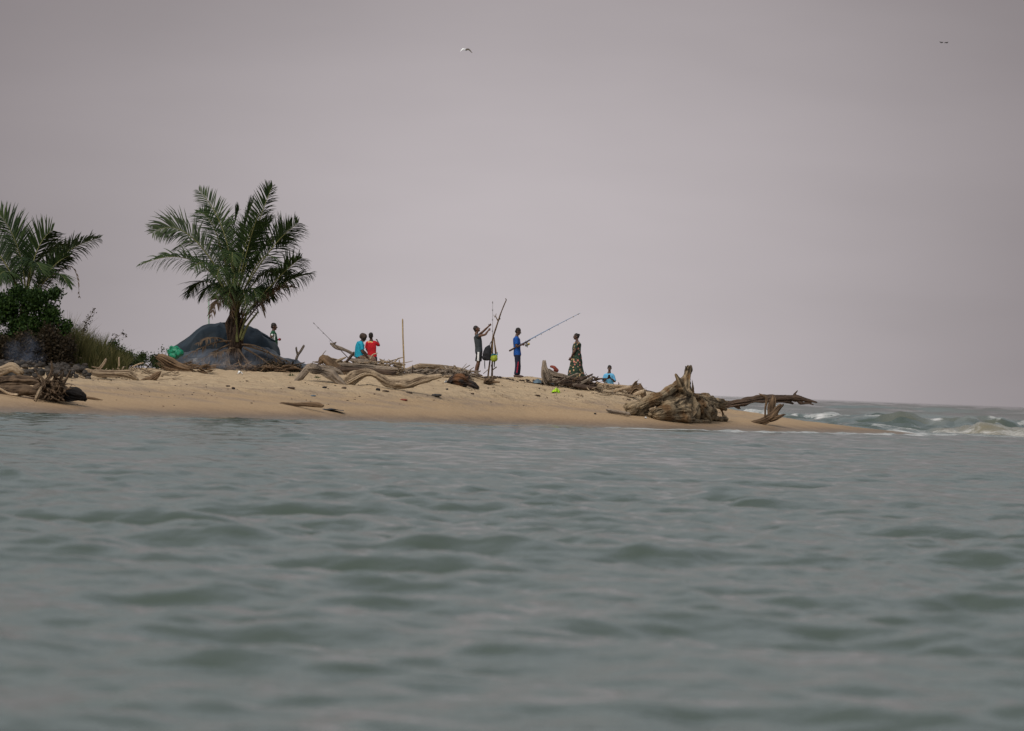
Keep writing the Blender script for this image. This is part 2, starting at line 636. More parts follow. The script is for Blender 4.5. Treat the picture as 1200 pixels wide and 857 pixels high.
# sand
mt, t, bs = mat_new('sand')
M['sand'] = mt
co = N(t, 'ShaderNodeTexCoord')
ge = N(t, 'ShaderNodeNewGeometry')
sp = N(t, 'ShaderNodeSeparateXYZ')
t.links.new(ge.outputs['Position'], sp.inputs[0])
mp = N(t, 'ShaderNodeMapping')
mp.inputs['Scale'].default_value = (0.35, 1.0, 6.0)
t.links.new(ge.outputs['Position'], mp.inputs[0])
nA = N(t, 'ShaderNodeTexNoise')
nA.inputs['Scale'].default_value = 0.9
nA.inputs['Detail'].default_value = 6
t.links.new(mp.outputs[0], nA.inputs['Vector'])
nB = N(t, 'ShaderNodeTexNoise')
nB.inputs['Scale'].default_value = 3.0
nB.inputs['Detail'].default_value = 8
t.links.new(ge.outputs['Position'], nB.inputs['Vector'])
nC = N(t, 'ShaderNodeTexNoise')
nC.inputs['Scale'].default_value = 14
nC.inputs['Detail'].default_value = 5
t.links.new(ge.outputs['Position'], nC.inputs['Vector'])
zt = mathn(t, 'ADD', sp.outputs[2], mathn(t, 'MULTIPLY', mathn(t, 'SUBTRACT', nA.outputs[0], 0.5), 0.25))
wet = (0.225, 0.152, 0.088)
damp = (0.31, 0.220, 0.128)
dry = (0.39, 0.300, 0.190)
c = mixc(t, ramp(t, zt, [(0.04, 0.0), (0.27, 1.0)]), (0.115, 0.080, 0.052), wet)
c = mixc(t, ramp(t, zt, [(0.12, 0.0), (0.38, 1.0)]), c, damp)
c = mixc(t, ramp(t, zt, [(0.60, 0.0), (0.90, 1.0)]), c, dry)
# dark mineral streaks in the middle of the slope
band = mathn(t, 'MULTIPLY', ramp(t, zt, [(0.35, 0.0), (0.50, 1.0), (0.85, 1.0), (1.0, 0.15)]), ramp(t, nA.outputs[0], [(0.45, 0.0), (0.62, 1.0)]))
c = mixc(t, mathn(t, 'MULTIPLY', band, 0.6), c, (0.185, 0.145, 0.115))
c = mixc(t, mathn(t, 'MULTIPLY', ramp(t, nB.outputs[0], [(0.50, 0.0), (0.66, 1.0)]), mathn(t, 'MULTIPLY', ramp(t, zt, [(0.4, 0.2), (0.8, 1.0)]), 0.55)), c, (0.20, 0.14, 0.085))
c = mixc(t, mathn(t, 'MULTIPLY', ramp(t, nC.outputs[0], [(0.4, 0.0), (0.7, 1.0)]), 0.25), c, (0.5, 0.38, 0.26))
t.links.new(c, bs.inputs['Base Color'])
t.links.new(ramp(t, sp.outputs[2], [(0.02, 0.35), (0.3, 0.9)]), bs.inputs['Roughness'])
bs.inputs['Specular IOR Level'].default_value = 0.25
bp = N(t, 'ShaderNodeBump')
bp.inputs['Strength'].default_value = 0.7
t.links.new(mathn(t, 'MULTIPLY', ramp(t, sp.outputs[2], [(0.3, 0.03), (0.8, 0.16)]), 1.0), bp.inputs['Distance'])
t.links.new(mathn(t, 'ADD', nB.outputs[0], mathn(t, 'MULTIPLY', nC.outputs[0], 0.4)), bp.inputs['Height'])
t.links.new(bp.outputs[0], bs.inputs['Normal'])

# water
mt, t, bs = mat_new('murky water')
M['water'] = mt
ge = N(t, 'ShaderNodeNewGeometry')
at = N(t, 'ShaderNodeAttribute', attribute_name='foam')
tn = N(t, 'ShaderNodeAttribute', attribute_name='silt')
n1 = N(t, 'ShaderNodeTexNoise')
n1.inputs['Scale'].default_value = 2.2
n1.inputs['Detail'].default_value = 6
n1.inputs['Roughness'].default_value = 0.55
mp = N(t, 'ShaderNodeMapping')
mp.inputs['Scale'].default_value = (0.8, 1.0, 1.0)
t.links.new(ge.outputs['Position'], mp.inputs[0])
t.links.new(mp.outputs[0], n1.inputs['Vector'])
bp = N(t, 'ShaderNodeBump')
bp.inputs['Strength'].default_value = 1.0
bp.inputs['Distance'].default_value = 0.045
t.links.new(n1.outputs[0], bp.inputs['Height'])
nf = N(t, 'ShaderNodeTexNoise')
nf.inputs['Scale'].default_value = 3.5
nf.inputs['Detail'].default_value = 8
nf.inputs['Roughness'].default_value = 0.7
mf = N(t, 'ShaderNodeMapping')
mf.inputs['Scale'].default_value = (0.45, 0.8, 1.4)
t.links.new(ge.outputs['Position'], mf.inputs[0])
t.links.new(mf.outputs[0], nf.inputs['Vector'])
ff = mathn(t, 'ADD', at.outputs['Fac'], mathn(t, 'MULTIPLY', mathn(t, 'SUBTRACT', nf.outputs[0], 0.5), 1.0))
foam = ramp(t, ff, [(0.42, 0.0), (0.80, 1.0)])
base = mixc(t, tn.outputs['Fac'], (0.056, 0.076, 0.062), (0.27, 0.22, 0.13))
t.links.new(mixc(t, foam, base, (0.62, 0.63, 0.63)), bs.inputs['Base Color'])
t.links.new(ramp(t, foam, [(0.0, 0.09), (1.0, 0.8)]), bs.inputs['Roughness'])
bs.inputs['IOR'].default_value = 1.333
t.links.new(bp.outputs[0], bs.inputs['Normal'])

# ------------------------------------------------------------------ ground
pxs = np.unique(np.concatenate([np.linspace(-1600, -250, 30), np.linspace(-250, 1300, 520), np.linspace(1300, 1800, 12)]))
Ys = np.unique(np.concatenate([np.linspace(85, 140, 12), np.linspace(140, 215, 330), np.linspace(215, 300, 45)]))
GY, GP = np.meshgrid(Ys, pxs, indexing='ij')
GX = (GP - 600) / F * GY
GZ = terr(GX, GY)


def grid_faces(nr, nc):
    i, j = np.meshgrid(np.arange(nr - 1), np.arange(nc - 1), indexing='ij')
    a = (i * nc + j).ravel()
    return np.stack([a, a + 1, a + nc + 1, a + nc], 1)


o = put('beach', np.stack([GX, GY, GZ], -1).reshape(-1, 3), grid_faces(*GX.shape), M['sand'], origin=(0, 0, 0))
tag(o, kind='structure')

# ------------------------------------------------------------------ water
rows = [0.5, 3, 6, 9, 12, 13.5]
D = 14.0
while D < 232:
    rows.append(D)
    D *= 1.0021
while D < 330:
    rows.append(D)
    D += 0.55
while D < 30000:
    rows.append(D)
    D *= 1.008 if D < 3200 else 1.08
rows = np.array(rows)
us = np.unique(np.concatenate([np.linspace(-3, -0.3, 10), np.linspace(-0.3, -0.11, 40), np.linspace(-0.11, 0.11, 441),
                               np.linspace(0.11, 0.3, 40), np.linspace(0.3, 3, 10)]))
WY, WU = np.meshgrid(rows, us, indexing='ij')
WX = WU * WY
wpx = 600 + F * WU
D0 = np.interp(wpx, T_px, T_D0)


def waves(X, Y, n, lmin, lmax, steep, spread, head, seed):
    r = np.random.default_rng(seed)
    z = np.zeros_like(X)
    for k in range(n):
        lam = lmin * (lmax / lmin) ** r.random()
        a = head + (r.random() + r.random() + r.random() - 1.5) * spread
        kk = 2 * math.pi / lam
        ph = kk * (X * math.sin(a) + Y * math.cos(a)) + r.random() * 6.283
        amp = steep * lam / (2 * math.pi) / math.sqrt(n / 2)
        # sharper crests than troughs
        s = np.sin(ph)
        fade = np.clip(lam / (np.maximum(Y, 1) * 0.0021 * 3.0), 0, 1) if lmin < 5 else 1
        z += amp * (s + 0.25 * np.cos(2 * ph)) * fade
    return z


near = WY < 330
Z = waves(WX, WY, 70, 0.26, 1.1, 0.125, 1.9, 0.25, 11)
Z += waves(WX, WY, 34, 1.1, 4.2, 0.108, 0.9, 0.12, 12)
grp = 0.95 + 0.3 * fbm(xyz(WX * 0.12, WY * 0.10), 3, 21)
Z *= grp
# calmer in the lee right against the sand, rougher outside the bar
inshore = smooth(0, 12, np.abs(D0 - WY)) * (1 - 0.34 * smooth(55, 130, WY) * (WY < D0 + 3))
Z *= 0.30 + 0.70 * inshore
outside = smooth(0.028, 0.05, WU) * smooth(2, 20, WY - D0)
Z *= 1 + 1.6 * outside
foam = np.zeros_like(Z)
silt = np.zeros_like(Z)


def breaker(pts, front, backw, foamlist, siltlist=(), fw_=1.0, seed=5):
    """pts: (px, D, height) along the crest"""
    global Z
    p = np.array(pts, float)
    Dc = np.interp(wpx, p[:, 0], p[:, 1]) + 0.9 * vnoise(xyz(wpx * 0.11, 0 * wpx, seed), seed + 4) + 1.2 * vnoise(xyz(wpx * 0.03, 0 * wpx, seed), seed)
    h = np.interp(wpx, p[:, 0], p[:, 2], left=0, right=0) * (1 + 0.12 * vnoise(xyz(wpx * 0.06, 0 * wpx, seed), seed + 1))
    s = WY - Dc
    prof = np.where(s < 0, np.exp(-(s / front) ** 2), np.exp(-(s / backw) ** 2))
    Z = Z + h * prof
    for a, b, s0, s1, st in foamlist:
        m_ = smooth(a - 8, a + 8, wpx) * (1 - smooth(b - 8, b + 8, wpx))
        foam[:] = np.maximum(foam, st * m_ * smooth(s0 - 0.8, s0, s) * (1 - smooth(s1, s1 + 1.0, s)))
    for a, b, s0, s1, st in siltlist:
        m_ = smooth(a - 15, a + 15, wpx) * (1 - smooth(b - 15, b + 15, wpx))
        silt[:] = np.maximum(silt, st * m_ * smooth(s0 - 0.5, s0 + 0.5, s) * (1 - smooth(s1, s1 + 2, s)))


# shore break at the tip
breaker([(1085, 224, 0.0), (1115, 221, 0.22), (1150, 219, 0.34), (1200, 219, 0.36), (1300, 222, 0.4), (1500, 230, 0.0)], 1.3, 3.0,
        [(1020, 1500, -9, -1.0, 0.50), (1110, 1500, -0.4, 0.8, 0.40)], [(1095, 1500, -3, 1.2, 0.5)])
# two humped swells behind
breaker([(930, 262, 0.05), (1000, 258, 0.35), (1035, 256, 0.46), (1062, 255, 0.58), (1085, 256, 0.42), (1105, 256, 0.42),
         (1135, 255, 0.60), (1165, 256, 0.52), (1200, 258, 0.35), (1300, 262, 0.6), (1500, 270, 0.2)], 3.0, 8.0,
        [(1076, 1110, -0.5, 3, 0.62), (1156, 1260, -0.5, 1.5, 0.52), (1010, 1040, -0.6, 1.5, 0.55)],
        [(1030, 1175, -2.0, 0.8, 0.15)], seed=8)
# foaming bar line
breaker([(820, 300, 0.35), (880, 298, 0.42), (930, 300, 0.32), (970, 298, 0.36), (1050, 300, 0.32), (1120, 305, 0.1), (1250, 310, 0.2)], 1.6, 5.0,
        [(830, 940, -3, 1.0, 0.62), (940, 1062, -1.6, 0.6, 0.60), (1100, 1230, -1, 1, 0.45)], seed=9)
breaker([(800, 352, 0.2), (1000, 356, 0.28), (1250, 360, 0.2)], 3, 6, [(1110, 1180, -1, 1, 0.5)], seed=12)
# wavelet lapping along the sand
wl = np.interp(wpx, [-400, 0, 90, 200, 260, 560, 700, 900, 1085, 1110], [.02, .03, .03, .008, .02, .012, .035, .05, .045, 0])
wl = wl * (1 + 0.5 * vnoise(xyz(wpx * 0.09, 0 * wpx, 2.0), 71)) * (1 + .3 * vnoise(xyz(wpx * 0.3, 0 * wpx, 2.0), 72))
off = 3.0 + 1.2 * vnoise(xyz(wpx * 0.02, 0 * wpx, 1.0), 73)
sw = WY - (D0 - off)
Z = Z + wl * np.where(sw < 0, np.exp(-(sw / 0.7) ** 2), np.exp(-(sw / 1.6) ** 2))
foam = np.maximum(foam, np.interp(wpx, [-400, 0, 90, 120, 540, 640, 760, 1085, 1130], [.4, .42, .42, .2, .25, .42, .58, .60, .2]) * smooth(-1.6, -0.8, sw) * (1 - smooth(0.5, 1.4, sw)))
# lace of foam on the swash
sh = D0 - WY
lace = smooth(-1, 0.3, sh) * (1 - smooth(0.6, 2.2 + 5.0 * smooth(640, 820, wpx), sh)) * smooth(560, 760, wpx) * (1 - smooth(1085, 1140, wpx))
foam = np.maximum(foam, lace * 0.50)
thin = smooth(0.0, 0.3, sh) * (1 - smooth(0.5, 1.1, sh))
foam = np.maximum(foam, thin * 0.5 * (wpx < 1085))
# swash behind the spit
foam = np.maximum(foam, 0.62 * smooth(1020, 1040, wpx) * (1 - smooth(1120, 1135, wpx)) * smooth(204, 207, WY) * (1 - smooth(212, 216, WY)))
flat = smooth(310, 420, WY)
Z = Z * (1 - flat) + flat * (1 - smooth(2500, 3600, WY)) * (waves(WX, WY, 30, 5, 30, 0.11, 1.4, 0.1, 13) * smooth(300, 420, WY))
o = put('water', np.stack([WX, WY, Z], -1).reshape(-1, 3), grid_faces(*WX.shape), M['water'], origin=(0, 0, 0),
        attrs={'foam': foam.ravel(), 'silt': silt.ravel()})
tag(o, kind='structure')


# ------------------------------------------------------------------ driftwood builder
def gnarl(tubes, vox, groove=0.13, knob=0.12, freq=3.0, stretch=0.35, seed=0, iters=1, pits=0.0, snap=1.1):
    """tubes: list of (points, radii); returns a fused, grooved piece of wood"""
    parts, CC, RR, UU, WW, SS, EE = [], [], [], [], [], [], []
    for k, tb in enumerate(tubes):
        pts, rad = np.asarray(tb[0], float), np.asarray(tb[1], float)
        step = max(vox * 1.2, float(np.mean(rad)) * 0.6)
        C, R = resample(pts, rad, step)
        R = R * (1 + knob * vnoise(C * 2.2 / max(0.12, float(R.max())) * 0.25, seed + k))
        parts.append(tube(C, R, 14, cap=0.35, smoothc=False))
        T, U, W = frames(C)
        CC.append(C)
        RR.append(R)
        UU.append(U)
        WW.append(W)
        L = np.concatenate([[0], np.cumsum(np.linalg.norm(np.diff(C, axis=0), axis=1))])
        SS.append(L + k * 31.7)
        E = np.zeros((len(C), 3))
        E[0], E[-1] = -T[0], T[-1]
        EE.append(E)
    V, Fc = join(parts)
    V, Q, Nn = remesh(V, Fc, vox, iters)
    C, R, U, W, S, E = map(np.concatenate, (CC, RR, UU, WW, SS, EE))
    idx = np.empty(len(V), int)
    for a in range(0, len(V), 4000):
        d = np.linalg.norm(V[a:a + 4000, None, :] - C[None], axis=2) / R[None]
        idx[a:a + 4000] = d.argmin(1)
    r = V - C[idx]
    cu = (r * U[idx]).sum(1)
    cw = (r * W[idx]).sum(1)
    n = np.sqrt(cu ** 2 + cw ** 2) + 1e-9
    rr = R[idx]
    q = np.stack([cu / n * freq, cw / n * freq, S[idx] * stretch / 0.3], -1)
    q = q + 0.9 * np.stack([vnoise(V * 2.1, seed + 31), vnoise(V * 2.1, seed + 32), 0.4 * vnoise(V * 2.6, seed + 33)], -1)
    g = fbm(q, 3, seed + 5, 0.55)
    lump = fbm(V * 3.0, 3, seed + 9)
    crack = smooth(0.80, 0.97, 1 - np.abs(fbm(q * np.array([1.3, 1.3, 0.5]) + 9.0, 2, seed + 41))) * smooth(-0.2, 0.3, vnoise(V * 1.3, seed + 42))
    dd_ = groove * g + knob * 0.8 * lump - 0.16 * crack
    pit = smooth(0.15, 0.55, vnoise(V * 2.0, seed + 43) + 0.4 * vnoise(V * 5.0, seed + 44))
    dd_ = dd_ - pits * pit
    V = V + Nn * (np.minimum(rr, 0.35) * dd_)[:, None]
    jag = np.clip(vnoise(np.stack([cu / n * 2.2, cw / n * 2.2, S[idx] * 0 + seed], -1), seed + 50) + 0.3, 0, 1.2) * smooth(0.2, 0.9, (r * E[idx]).sum(1) / rr * 1.0 + 0.6)
    V = V + E[idx] * (rr * jag * snap)[:, None]
    return V, Q, {'grain_shade': np.clip(g * 0.5 + 0.55 - 0.6 * crack - 0.25 * pit * (pits > 0), 0, 1)}  # wood tone; grooves, cracks and pits darkened to paint in their shade


def pxr(r, D):
    return r * D / F


def PT(lst, D):
    """(px, py, r[, dd]) -> points, radii"""
    pts = [P(q[0], q[1], D + (q[3] if len(q) > 3 else 0)) for q in lst]
    return np.array(pts), np.array([pxr(q[2], D) for q in lst])


def drift(name, label, cat, branches, D, mat='tan', vox=None, seed=0, group=None, **kw):
    tubes = [PT(b, D) for b in branches]
    rm = min(float(t_[1].min()) for t_ in tubes)
    vox = vox or max(0.008, min(0.03, rm * 0.55))
    V, Q, at_ = gnarl(tubes, vox, seed=seed, **kw)
    o = put(name, V, Q, M[mat], attrs=at_)
    return tag(o, label, cat, group)


# ---- great stump on the right
Ds = G(805, 493, 0.6)
TUB = [
    [(806, 484, 15), (804, 470, 14), (803, 457, 9.5), (805, 444, 6.6), (807.5, 430, 5.2)],
    [(804, 432, 2.4), (803, 428.5, 1.2)],
    [(792, 438.5, 2.2, -0.25), (795, 446, 3.4, -0.35), (800, 457, 4.6, -0.45), (806, 468, 6, -0.4)],
    [(800, 444, 3.4, 0.15), (790, 453, 4.6), (777, 463, 6.4, -0.1), (761, 471, 8, -0.15), (747, 477.5, 8, -0.2), (737, 480, 6.5, -0.25)],
    [(796, 449, 2.6, .3), (780, 459, 3.2, .3), (764, 466, 3, .3), (752, 471, 2.2, .3)],
    [(737, 476, 3, -0.25), (732.3, 472.5, 1, -0.25)],
    [(741, 484, 4.5, -0.15), (757, 485, 5, -0.2), (772, 486, 5.5, -0.3)],
    [(812, 462, 2.2), (811.8, 452, 1.7), (810.8, 444, 0.7)],
    [(806, 452, 1.6, -.28), (811, 462, 2.2, -.38), (818, 470, 2.4, -.5)],
    [(764, 486, 6, -0.1), (780, 483, 9.5, -0.2), (800, 481, 14, -0.2), (820, 481, 11.5, -0.1), (834, 486, 7, 0)],
    [(772, 476, 5, 0), (788, 471, 8, 0), (804, 468, 11, 0), (820, 471, 9, 0), (832, 476, 6, .1)],
    [(766, 485, 6.5, -0.6), (778, 482, 8, -0.75), (792, 480, 8.5, -0.8), (804, 482, 7.5, -0.8)],
    [(770, 489, 4.6, -0.7), (784, 489, 6, -0.9), (800, 490.5, 6, -1.0), (812, 491, 4.5, -1.0)],
    [(777, 474, 4.2, -0.5), (788, 476, 5.5, -0.7), (797, 471, 5, -0.6), (806, 466, 4, -0.4)],
    [(808, 492, 3.6, -1.0), (813, 483, 4.4, -0.95), (818.5, 473.5, 2.6, -0.9)],
    [(819, 474, 2.2, -0.95), (825, 484, 3.2, -0.95), (832, 493.5, 3.4, -0.9)],
    [(809, 493, 3, -0.9), (820, 494.5, 3, -1.0), (832, 494, 3, -0.9)],
    [(812, 466, 6.5), (826, 468.5, 6, -0.1), (838, 471, 5.6), (847, 472.5, 4.4), (852, 471.5, 2.4)],
    [(836, 476, 3.4, -0.1), (845, 477.5, 3.4), (851, 480, 2)],
    [(833, 489, 3.6, -0.2), (843, 491, 3.8, -0.25), (850.5, 491.5, 3.4, -0.2)],
    [(848, 489, 1.8), (847, 484, 1.4), (844, 479, 1)],
    [(770, 492, 3.2, 0.4), (800, 493, 6, 0.6), (832, 491, 5, 0.5)],
    [(816, 464, 3, 0.1), (828, 463, 2.6), (835, 467, 1.5)],
]
_sx = [732, 770, 805, 852]
_sd = [G(a, b) + .4 - Ds for a, b in ((733, 487), (770, 491), (805, 494), (850, 494.5))]
TUB = [[(a[0], a[1], a[2], (a[3] if len(a) > 3 else 0) + float(np.interp(a[0], _sx, _sd))) for a in tb] for tb in TUB]
drift('tree_stump', 'huge gnarled upturned stump on the spit with broken upright trunk and spreading roots', 'stump',
      TUB, Ds, 'stump', vox=0.020, seed=3, groove=0.13, knob=0.26, freq=2.6, stretch=0.6, pits=0.20, iters=26, snap=0.35)
drift('driftwood_log', 'short dark log touching the left end of the huge stump', 'log',
      [[(711.5, 480.5, 1.6), (716, 482, 2.6), (726, 483.5, 2.3), (737, 485.5, 2.2)]], G(722, 486), 'grey', seed=11)
Dl = G(870, 484, 6)
drift('fallen_trunk', 'long dark trunk reaching out over the surf behind the huge stump', 'log',
      [[(836, 474, 4), (851, 474, 4.2), (866, 472.5, 4.2), (887, 468.5, 4.6), (910, 467, 4.4), (930, 466, 4.0), (945, 468.5, 2.6), (956.5, 471.5, 1.3)],
       [(929, 465, 2), (932, 461, 1.2), (934.5, 458, 0.8)],
       [(905, 470, 2), (922, 471, 2.4), (929, 473, 1.5)],
       [(936, 469, 2), (939, 472.5, 1.6), (948, 473, 1), (953, 474.5, 0.8)],
       [(862, 476, 2), (866, 478.5, 1.6)]],
      Dl, 'dark', vox=0.018, seed=21, groove=0.25, knob=0.25)
drift('driftwood_branch', 'tan forked driftwood branch lying alone between the huge stump and the tip of the spit', 'branch',
      [[(870.5, 497.5, 0.8), (881, 496, 2.4), (894, 493.5, 4.4), (904, 488, 5), (910, 481, 3.6), (915.5, 475.5, 2.4)],
       [(900, 492, 3.4), (910, 489.5, 3), (919.5, 486, 1.1)],
       [(903, 487, 4, 0.2), (904, 478, 4.4, 0.3), (906, 469, 3.4, 0.3), (906, 466, 2, 0.3)],
       [(896.5, 488, 1.2, -0.1), (897, 478, 1.2, -0.1), (898.5, 468, 1.5, -0.1), (894, 464, 1.4, -0.1), (889.5, 461.5, 0.6, -0.1)],
       [(898.5, 468, 1.4, -0.1), (901, 467, 0.8)]],
      G(893, 498, 0.2), 'brown', vox=0.014, seed=31, groove=0.2)

# ---- serpentine driftwood by the seated group
Da = G(402, 452, 0.2)
drift('curved_driftwood', 'smooth grey arching trunk split at its left foot, left of the snaking trunk', 'driftwood',
      [[(346, 447.5, 2.2), (352, 442, 4.2), (359, 434, 4.6), (363, 430, 4)],
       [(359, 433, 3.5), (368, 432.5, 5), (378, 435, 5.6), (388, 439.5, 5.8), (396, 446, 5), (402, 450, 3.2)],
       [(362, 429, 1), (366, 425.5, 0.9)]],
      Da, 'grey', vox=0.018, seed=41, groove=0.14, knob=0.26, iters=3, pits=.15)
drift('curved_driftwood', 'long snaking tan trunk with a high arch below the seated person in turquoise', 'driftwood',
      [[(400, 449, 4), (408, 447, 6.4), (416, 441.5, 6.4), (426, 437, 5.2), (436, 438, 4.8), (446, 443, 5.4), (455, 448.5, 5.6), (468, 450.0, 5.4),
        (480, 450, 5.4), (490, 446.5, 4.6), (502, 443.5, 3.8), (516, 440.5, 2.6)],
       [(412, 450, 2), (417, 447, 2.4)]],
      Da + 0.3, 'tan', vox=0.018, seed=42, groove=0.12, knob=0.26, iters=3, pits=.15)
Db = 183.2
SEAT = [
    ('thick split brown log end propped on the heap left of the seated turquoise person', 'brown',
     [[(375.5, 424, 2.5), (379, 420, 5), (388, 427, 6.5), (396, 433, 5.5), (403, 438, 3)]], 0.4),
    ('grey log lying between the two arching trunks and the heap behind', 'grey',
     [[(374, 430, 2.5), (386, 432, 3.5), (396, 436, 3.5), (402, 441, 2)]], -0.3),
    ('long flat grey log under the seated turquoise person, running right along the heap', 'grey',
     [[(392, 427, 2), (410, 428.5, 3), (430, 430, 3), (452, 432, 2.6), (466, 433, 1.6)]], 0.5),
    ('long dark log below the flat grey one in the heap', 'dark',
     [[(398, 433, 3), (416, 434, 3.2), (436, 435, 3), (462, 437.5, 2.4)]], 0.0),
    ('short dark stake leaning up left of the seated turquoise person', 'dark',
     [[(407, 423, 1.5), (411, 418, 1.6), (414.5, 413.5, 1.2)]], 0.5),
    ('round grey log the turquoise person sits on', 'grey',
     [[(412, 422, 2.4), (424, 424, 3.4), (435, 426.5, 3.2), (440, 429, 2)]], 1.2),
    ('thin pale branch sloping over the left of the heap', 'tan',
     [[(392, 425, 1.4), (398, 422, 1.6), (405, 419, 1)]], 0.6),
    ('tapering tan spar at the far left of the heap beside the brown log end', 'tan',
     [[(383, 418, 1.8), (391, 423, 1.8), (400, 427, 1)]], 0.9),
    ('thin twisted twig rising from the brown log end', 'grey',
     [[(378, 420, 0.8), (378, 416, 0.5), (382, 411, 0.35)]], 0.4),
    ('pale thin branch sticking up in front of the red shirted person', 'pale',
     [[(434, 421, 0.9), (437, 416, 0.8), (442, 414, 0.5)], [(437, 416, 0.6), (442.5, 413.8, 0.3)]], 0.8),
]
for i, (lb, mt_, br, dd) in enumerate(SEAT):
    drift('driftwood_log', lb, 'log', br, Db + dd, mt_, seed=50 + i)
drift('driftwood_branch', 'knobbly grey branch slanting up left of the seated turquoise person, rod behind it', 'branch',
      [[(388.5, 403.5, 1.6), (394, 407, 2.2), (402, 409.5, 2), (410, 413, 2), (420, 419, 2.2), (428, 424, 2)],
       [(390, 404, 1.4), (393, 402, 1)]],
      187.2, 'grey', seed=65, groove=0.2)
drift('forked_stick', 'bare forked stick standing up against the sky right of the tarpaulin shelter', 'stick',
      [[(346.5, 424, 1.6), (348.5, 417, 1.6), (352, 412, 1.4), (356, 405.5, 1.3)], [(349, 417, 1.4), (347.5, 411, 1.3), (347, 407.5, 1.2)]],
      186, 'grey', seed=66)
drift('bamboo_pole', 'tall thin bamboo pole standing upright on the beach crest between the two groups of people', 'pole',
      [[(473.5, 434, 1.05), (473, 415, 1.0), (472.2, 395, 0.95), (471.8, 374.5, 0.9)]], 186.5, 'bamboo', seed=67, knob=0.05, groove=0.05)

MID = [
    ('long flat weathered trunk capping the heap right of the bamboo pole', 'tan',
     [[(478, 434, 3), (490, 430, 3.4), (500, 429.5, 3.2), (520, 431, 3.6), (538, 434, 3.6), (548, 437, 2.8)]], 0.8, 187),
    ('low brown trunk under the flat capping trunk', 'brown',
     [[(486, 437, 2.5), (506, 436, 3.2), (526, 438, 3.4), (545, 439, 2.4)]], 0, 186.5),
    ('long thin pole sloping down right towards the feet of the man in the grey vest', 'tan',
     [[(532.5, 429, 1.0), (538, 434, 1.2), (550, 439.5, 1.2), (568, 445, 1.3)]], -0.5, 187),
    ('thin pale log running right at the foot of the bamboo pole', 'pale',
     [[(440, 431.5, 1.2), (455, 431.5, 1.3), (470, 432, 1.0)]], 0.6, 186),
    ('brown rounded log lying along the heap below the bamboo pole', 'grey',
     [[(443, 438, 1.8), (456, 436.5, 2.4), (470, 438, 2)]], 0.2, 185.5),
    ('short upright twig before the bamboo pole', 'dark', [[(483, 441, 0.9), (483.5, 434, 0.8), (483.5, 428, 0.5)]], -0.3, 185.5),
    ('slender log ending right of the snaking trunk', 'tan', [[(510, 444, 1.6), (524, 441, 1.8), (540, 442, 1.4)]], 0, 185.5),
]
for i, (lb, mt_, br, dd, D_) in enumerate(MID):
    drift('driftwood_log', lb, 'log', br, D_ + dd, mt_, seed=80 + i)
drift('charred_root', 'blackened root lump with a brown tip on the sand below the grey vest', 'root',
      [[(528, 448, 3), (533, 445, 5), (543, 447, 5.4), (552, 450, 3.8), (559, 454, 1.4)], [(533, 444, 2.5), (538, 440.5, 1.8)],
       [(545, 446, 3), (549, 442, 1.6)], [(530, 450, 2), (542, 452, 3)]],
      G(540, 455, 0.2), 'burnt', vox=0.014, seed=90, groove=0.35, knob=0.3)
drift('log_end', 'round brown log butt half sunk in the sand below the stick tripod', 'log',
      [[(570, 447, 3.6, -0.25), (572.5, 446.8, 4.2), (576, 447, 3.4, 0.4)], [(575, 447.5, 1.6), (585, 448, 1.2)]], G(573, 451), 'brown', seed=91)

# ---- root cluster below the woman in the floral dress
Dr = G(662, 455, 0.3)
drift('driftwood_root', 'grey forked root with one tall broken prong beside the woman in the floral dress', 'root',
      [[(637.6, 424, 2.0), (638, 432, 3.4), (640, 440, 5.2), (642, 446, 5.4)],
       [(643, 434, 2.0), (649, 438.5, 2.8), (658, 440.5, 2.4), (668, 443, 1.6)],
       [(645, 442, 3), (647.5, 448, 2), (650, 453.5, 0.9)],
       [(636, 447, 2), (646, 446, 3.4), (656, 446, 2.4)]],
      Dr, 'grey', vox=0.013, seed=101, groove=0.16, iters=6, snap=0.6)
RT_ = [
    ('dark log lying crosswise under the grey forked root', 'dark', [[(652, 447, 2), (662, 449, 3), (674, 450, 3), (684, 451, 2)]], -0.1),
    ('brown curved root behind the crossed sticks below the floral dress', 'umber', [[(656, 444, 2.4), (668, 446, 3.4), (680, 447, 3.2), (690, 450, 2)]], 0.5),
    ('long straight grey stick leaning across the heap below the floral dress', 'grey', [[(652, 449.5, 1.2), (664, 443.5, 1.3), (677, 438, 1.1)]], -0.3),
    ('upper of the two split sticks pointing up right from the heap below the floral dress', 'dark',
     [[(668, 451, 1.6), (680, 445, 1.8), (690, 441, 1.4), (694.5, 438.5, 0.8)]], 0),
    ('lower of the two split sticks pointing up right from the heap below the floral dress', 'grey',
     [[(672, 452, 1.8), (684, 448, 1.9), (692, 444, 1.6), (696, 441.5, 0.8)]], -0.2),
    ('thick dark log on the sand at the right foot of the root heap', 'dark',
     [[(676, 452.5, 2.2), (684, 454, 2.7), (697, 455, 2.6)]], -0.5),
    ('crooked dark root under the hem of the floral dress', 'dark', [[(660, 447, 2), (668, 445, 2.6), (678, 444, 2.4), (686, 443, 1.4)]], 0.4),
    ('steep dark slab of wood at the middle of the root heap', 'brown', [[(666, 453, 1.8), (671, 448, 2.4), (676, 443, 1.8)]], -0.1),
]
for i, (lb, mt_, br, dd) in enumerate(RT_):
    drift('driftwood_stick', lb, 'stick', br, Dr + dd, mt_, seed=110 + i, groove=0.25)
Dk = G(725, 465, 0.6)
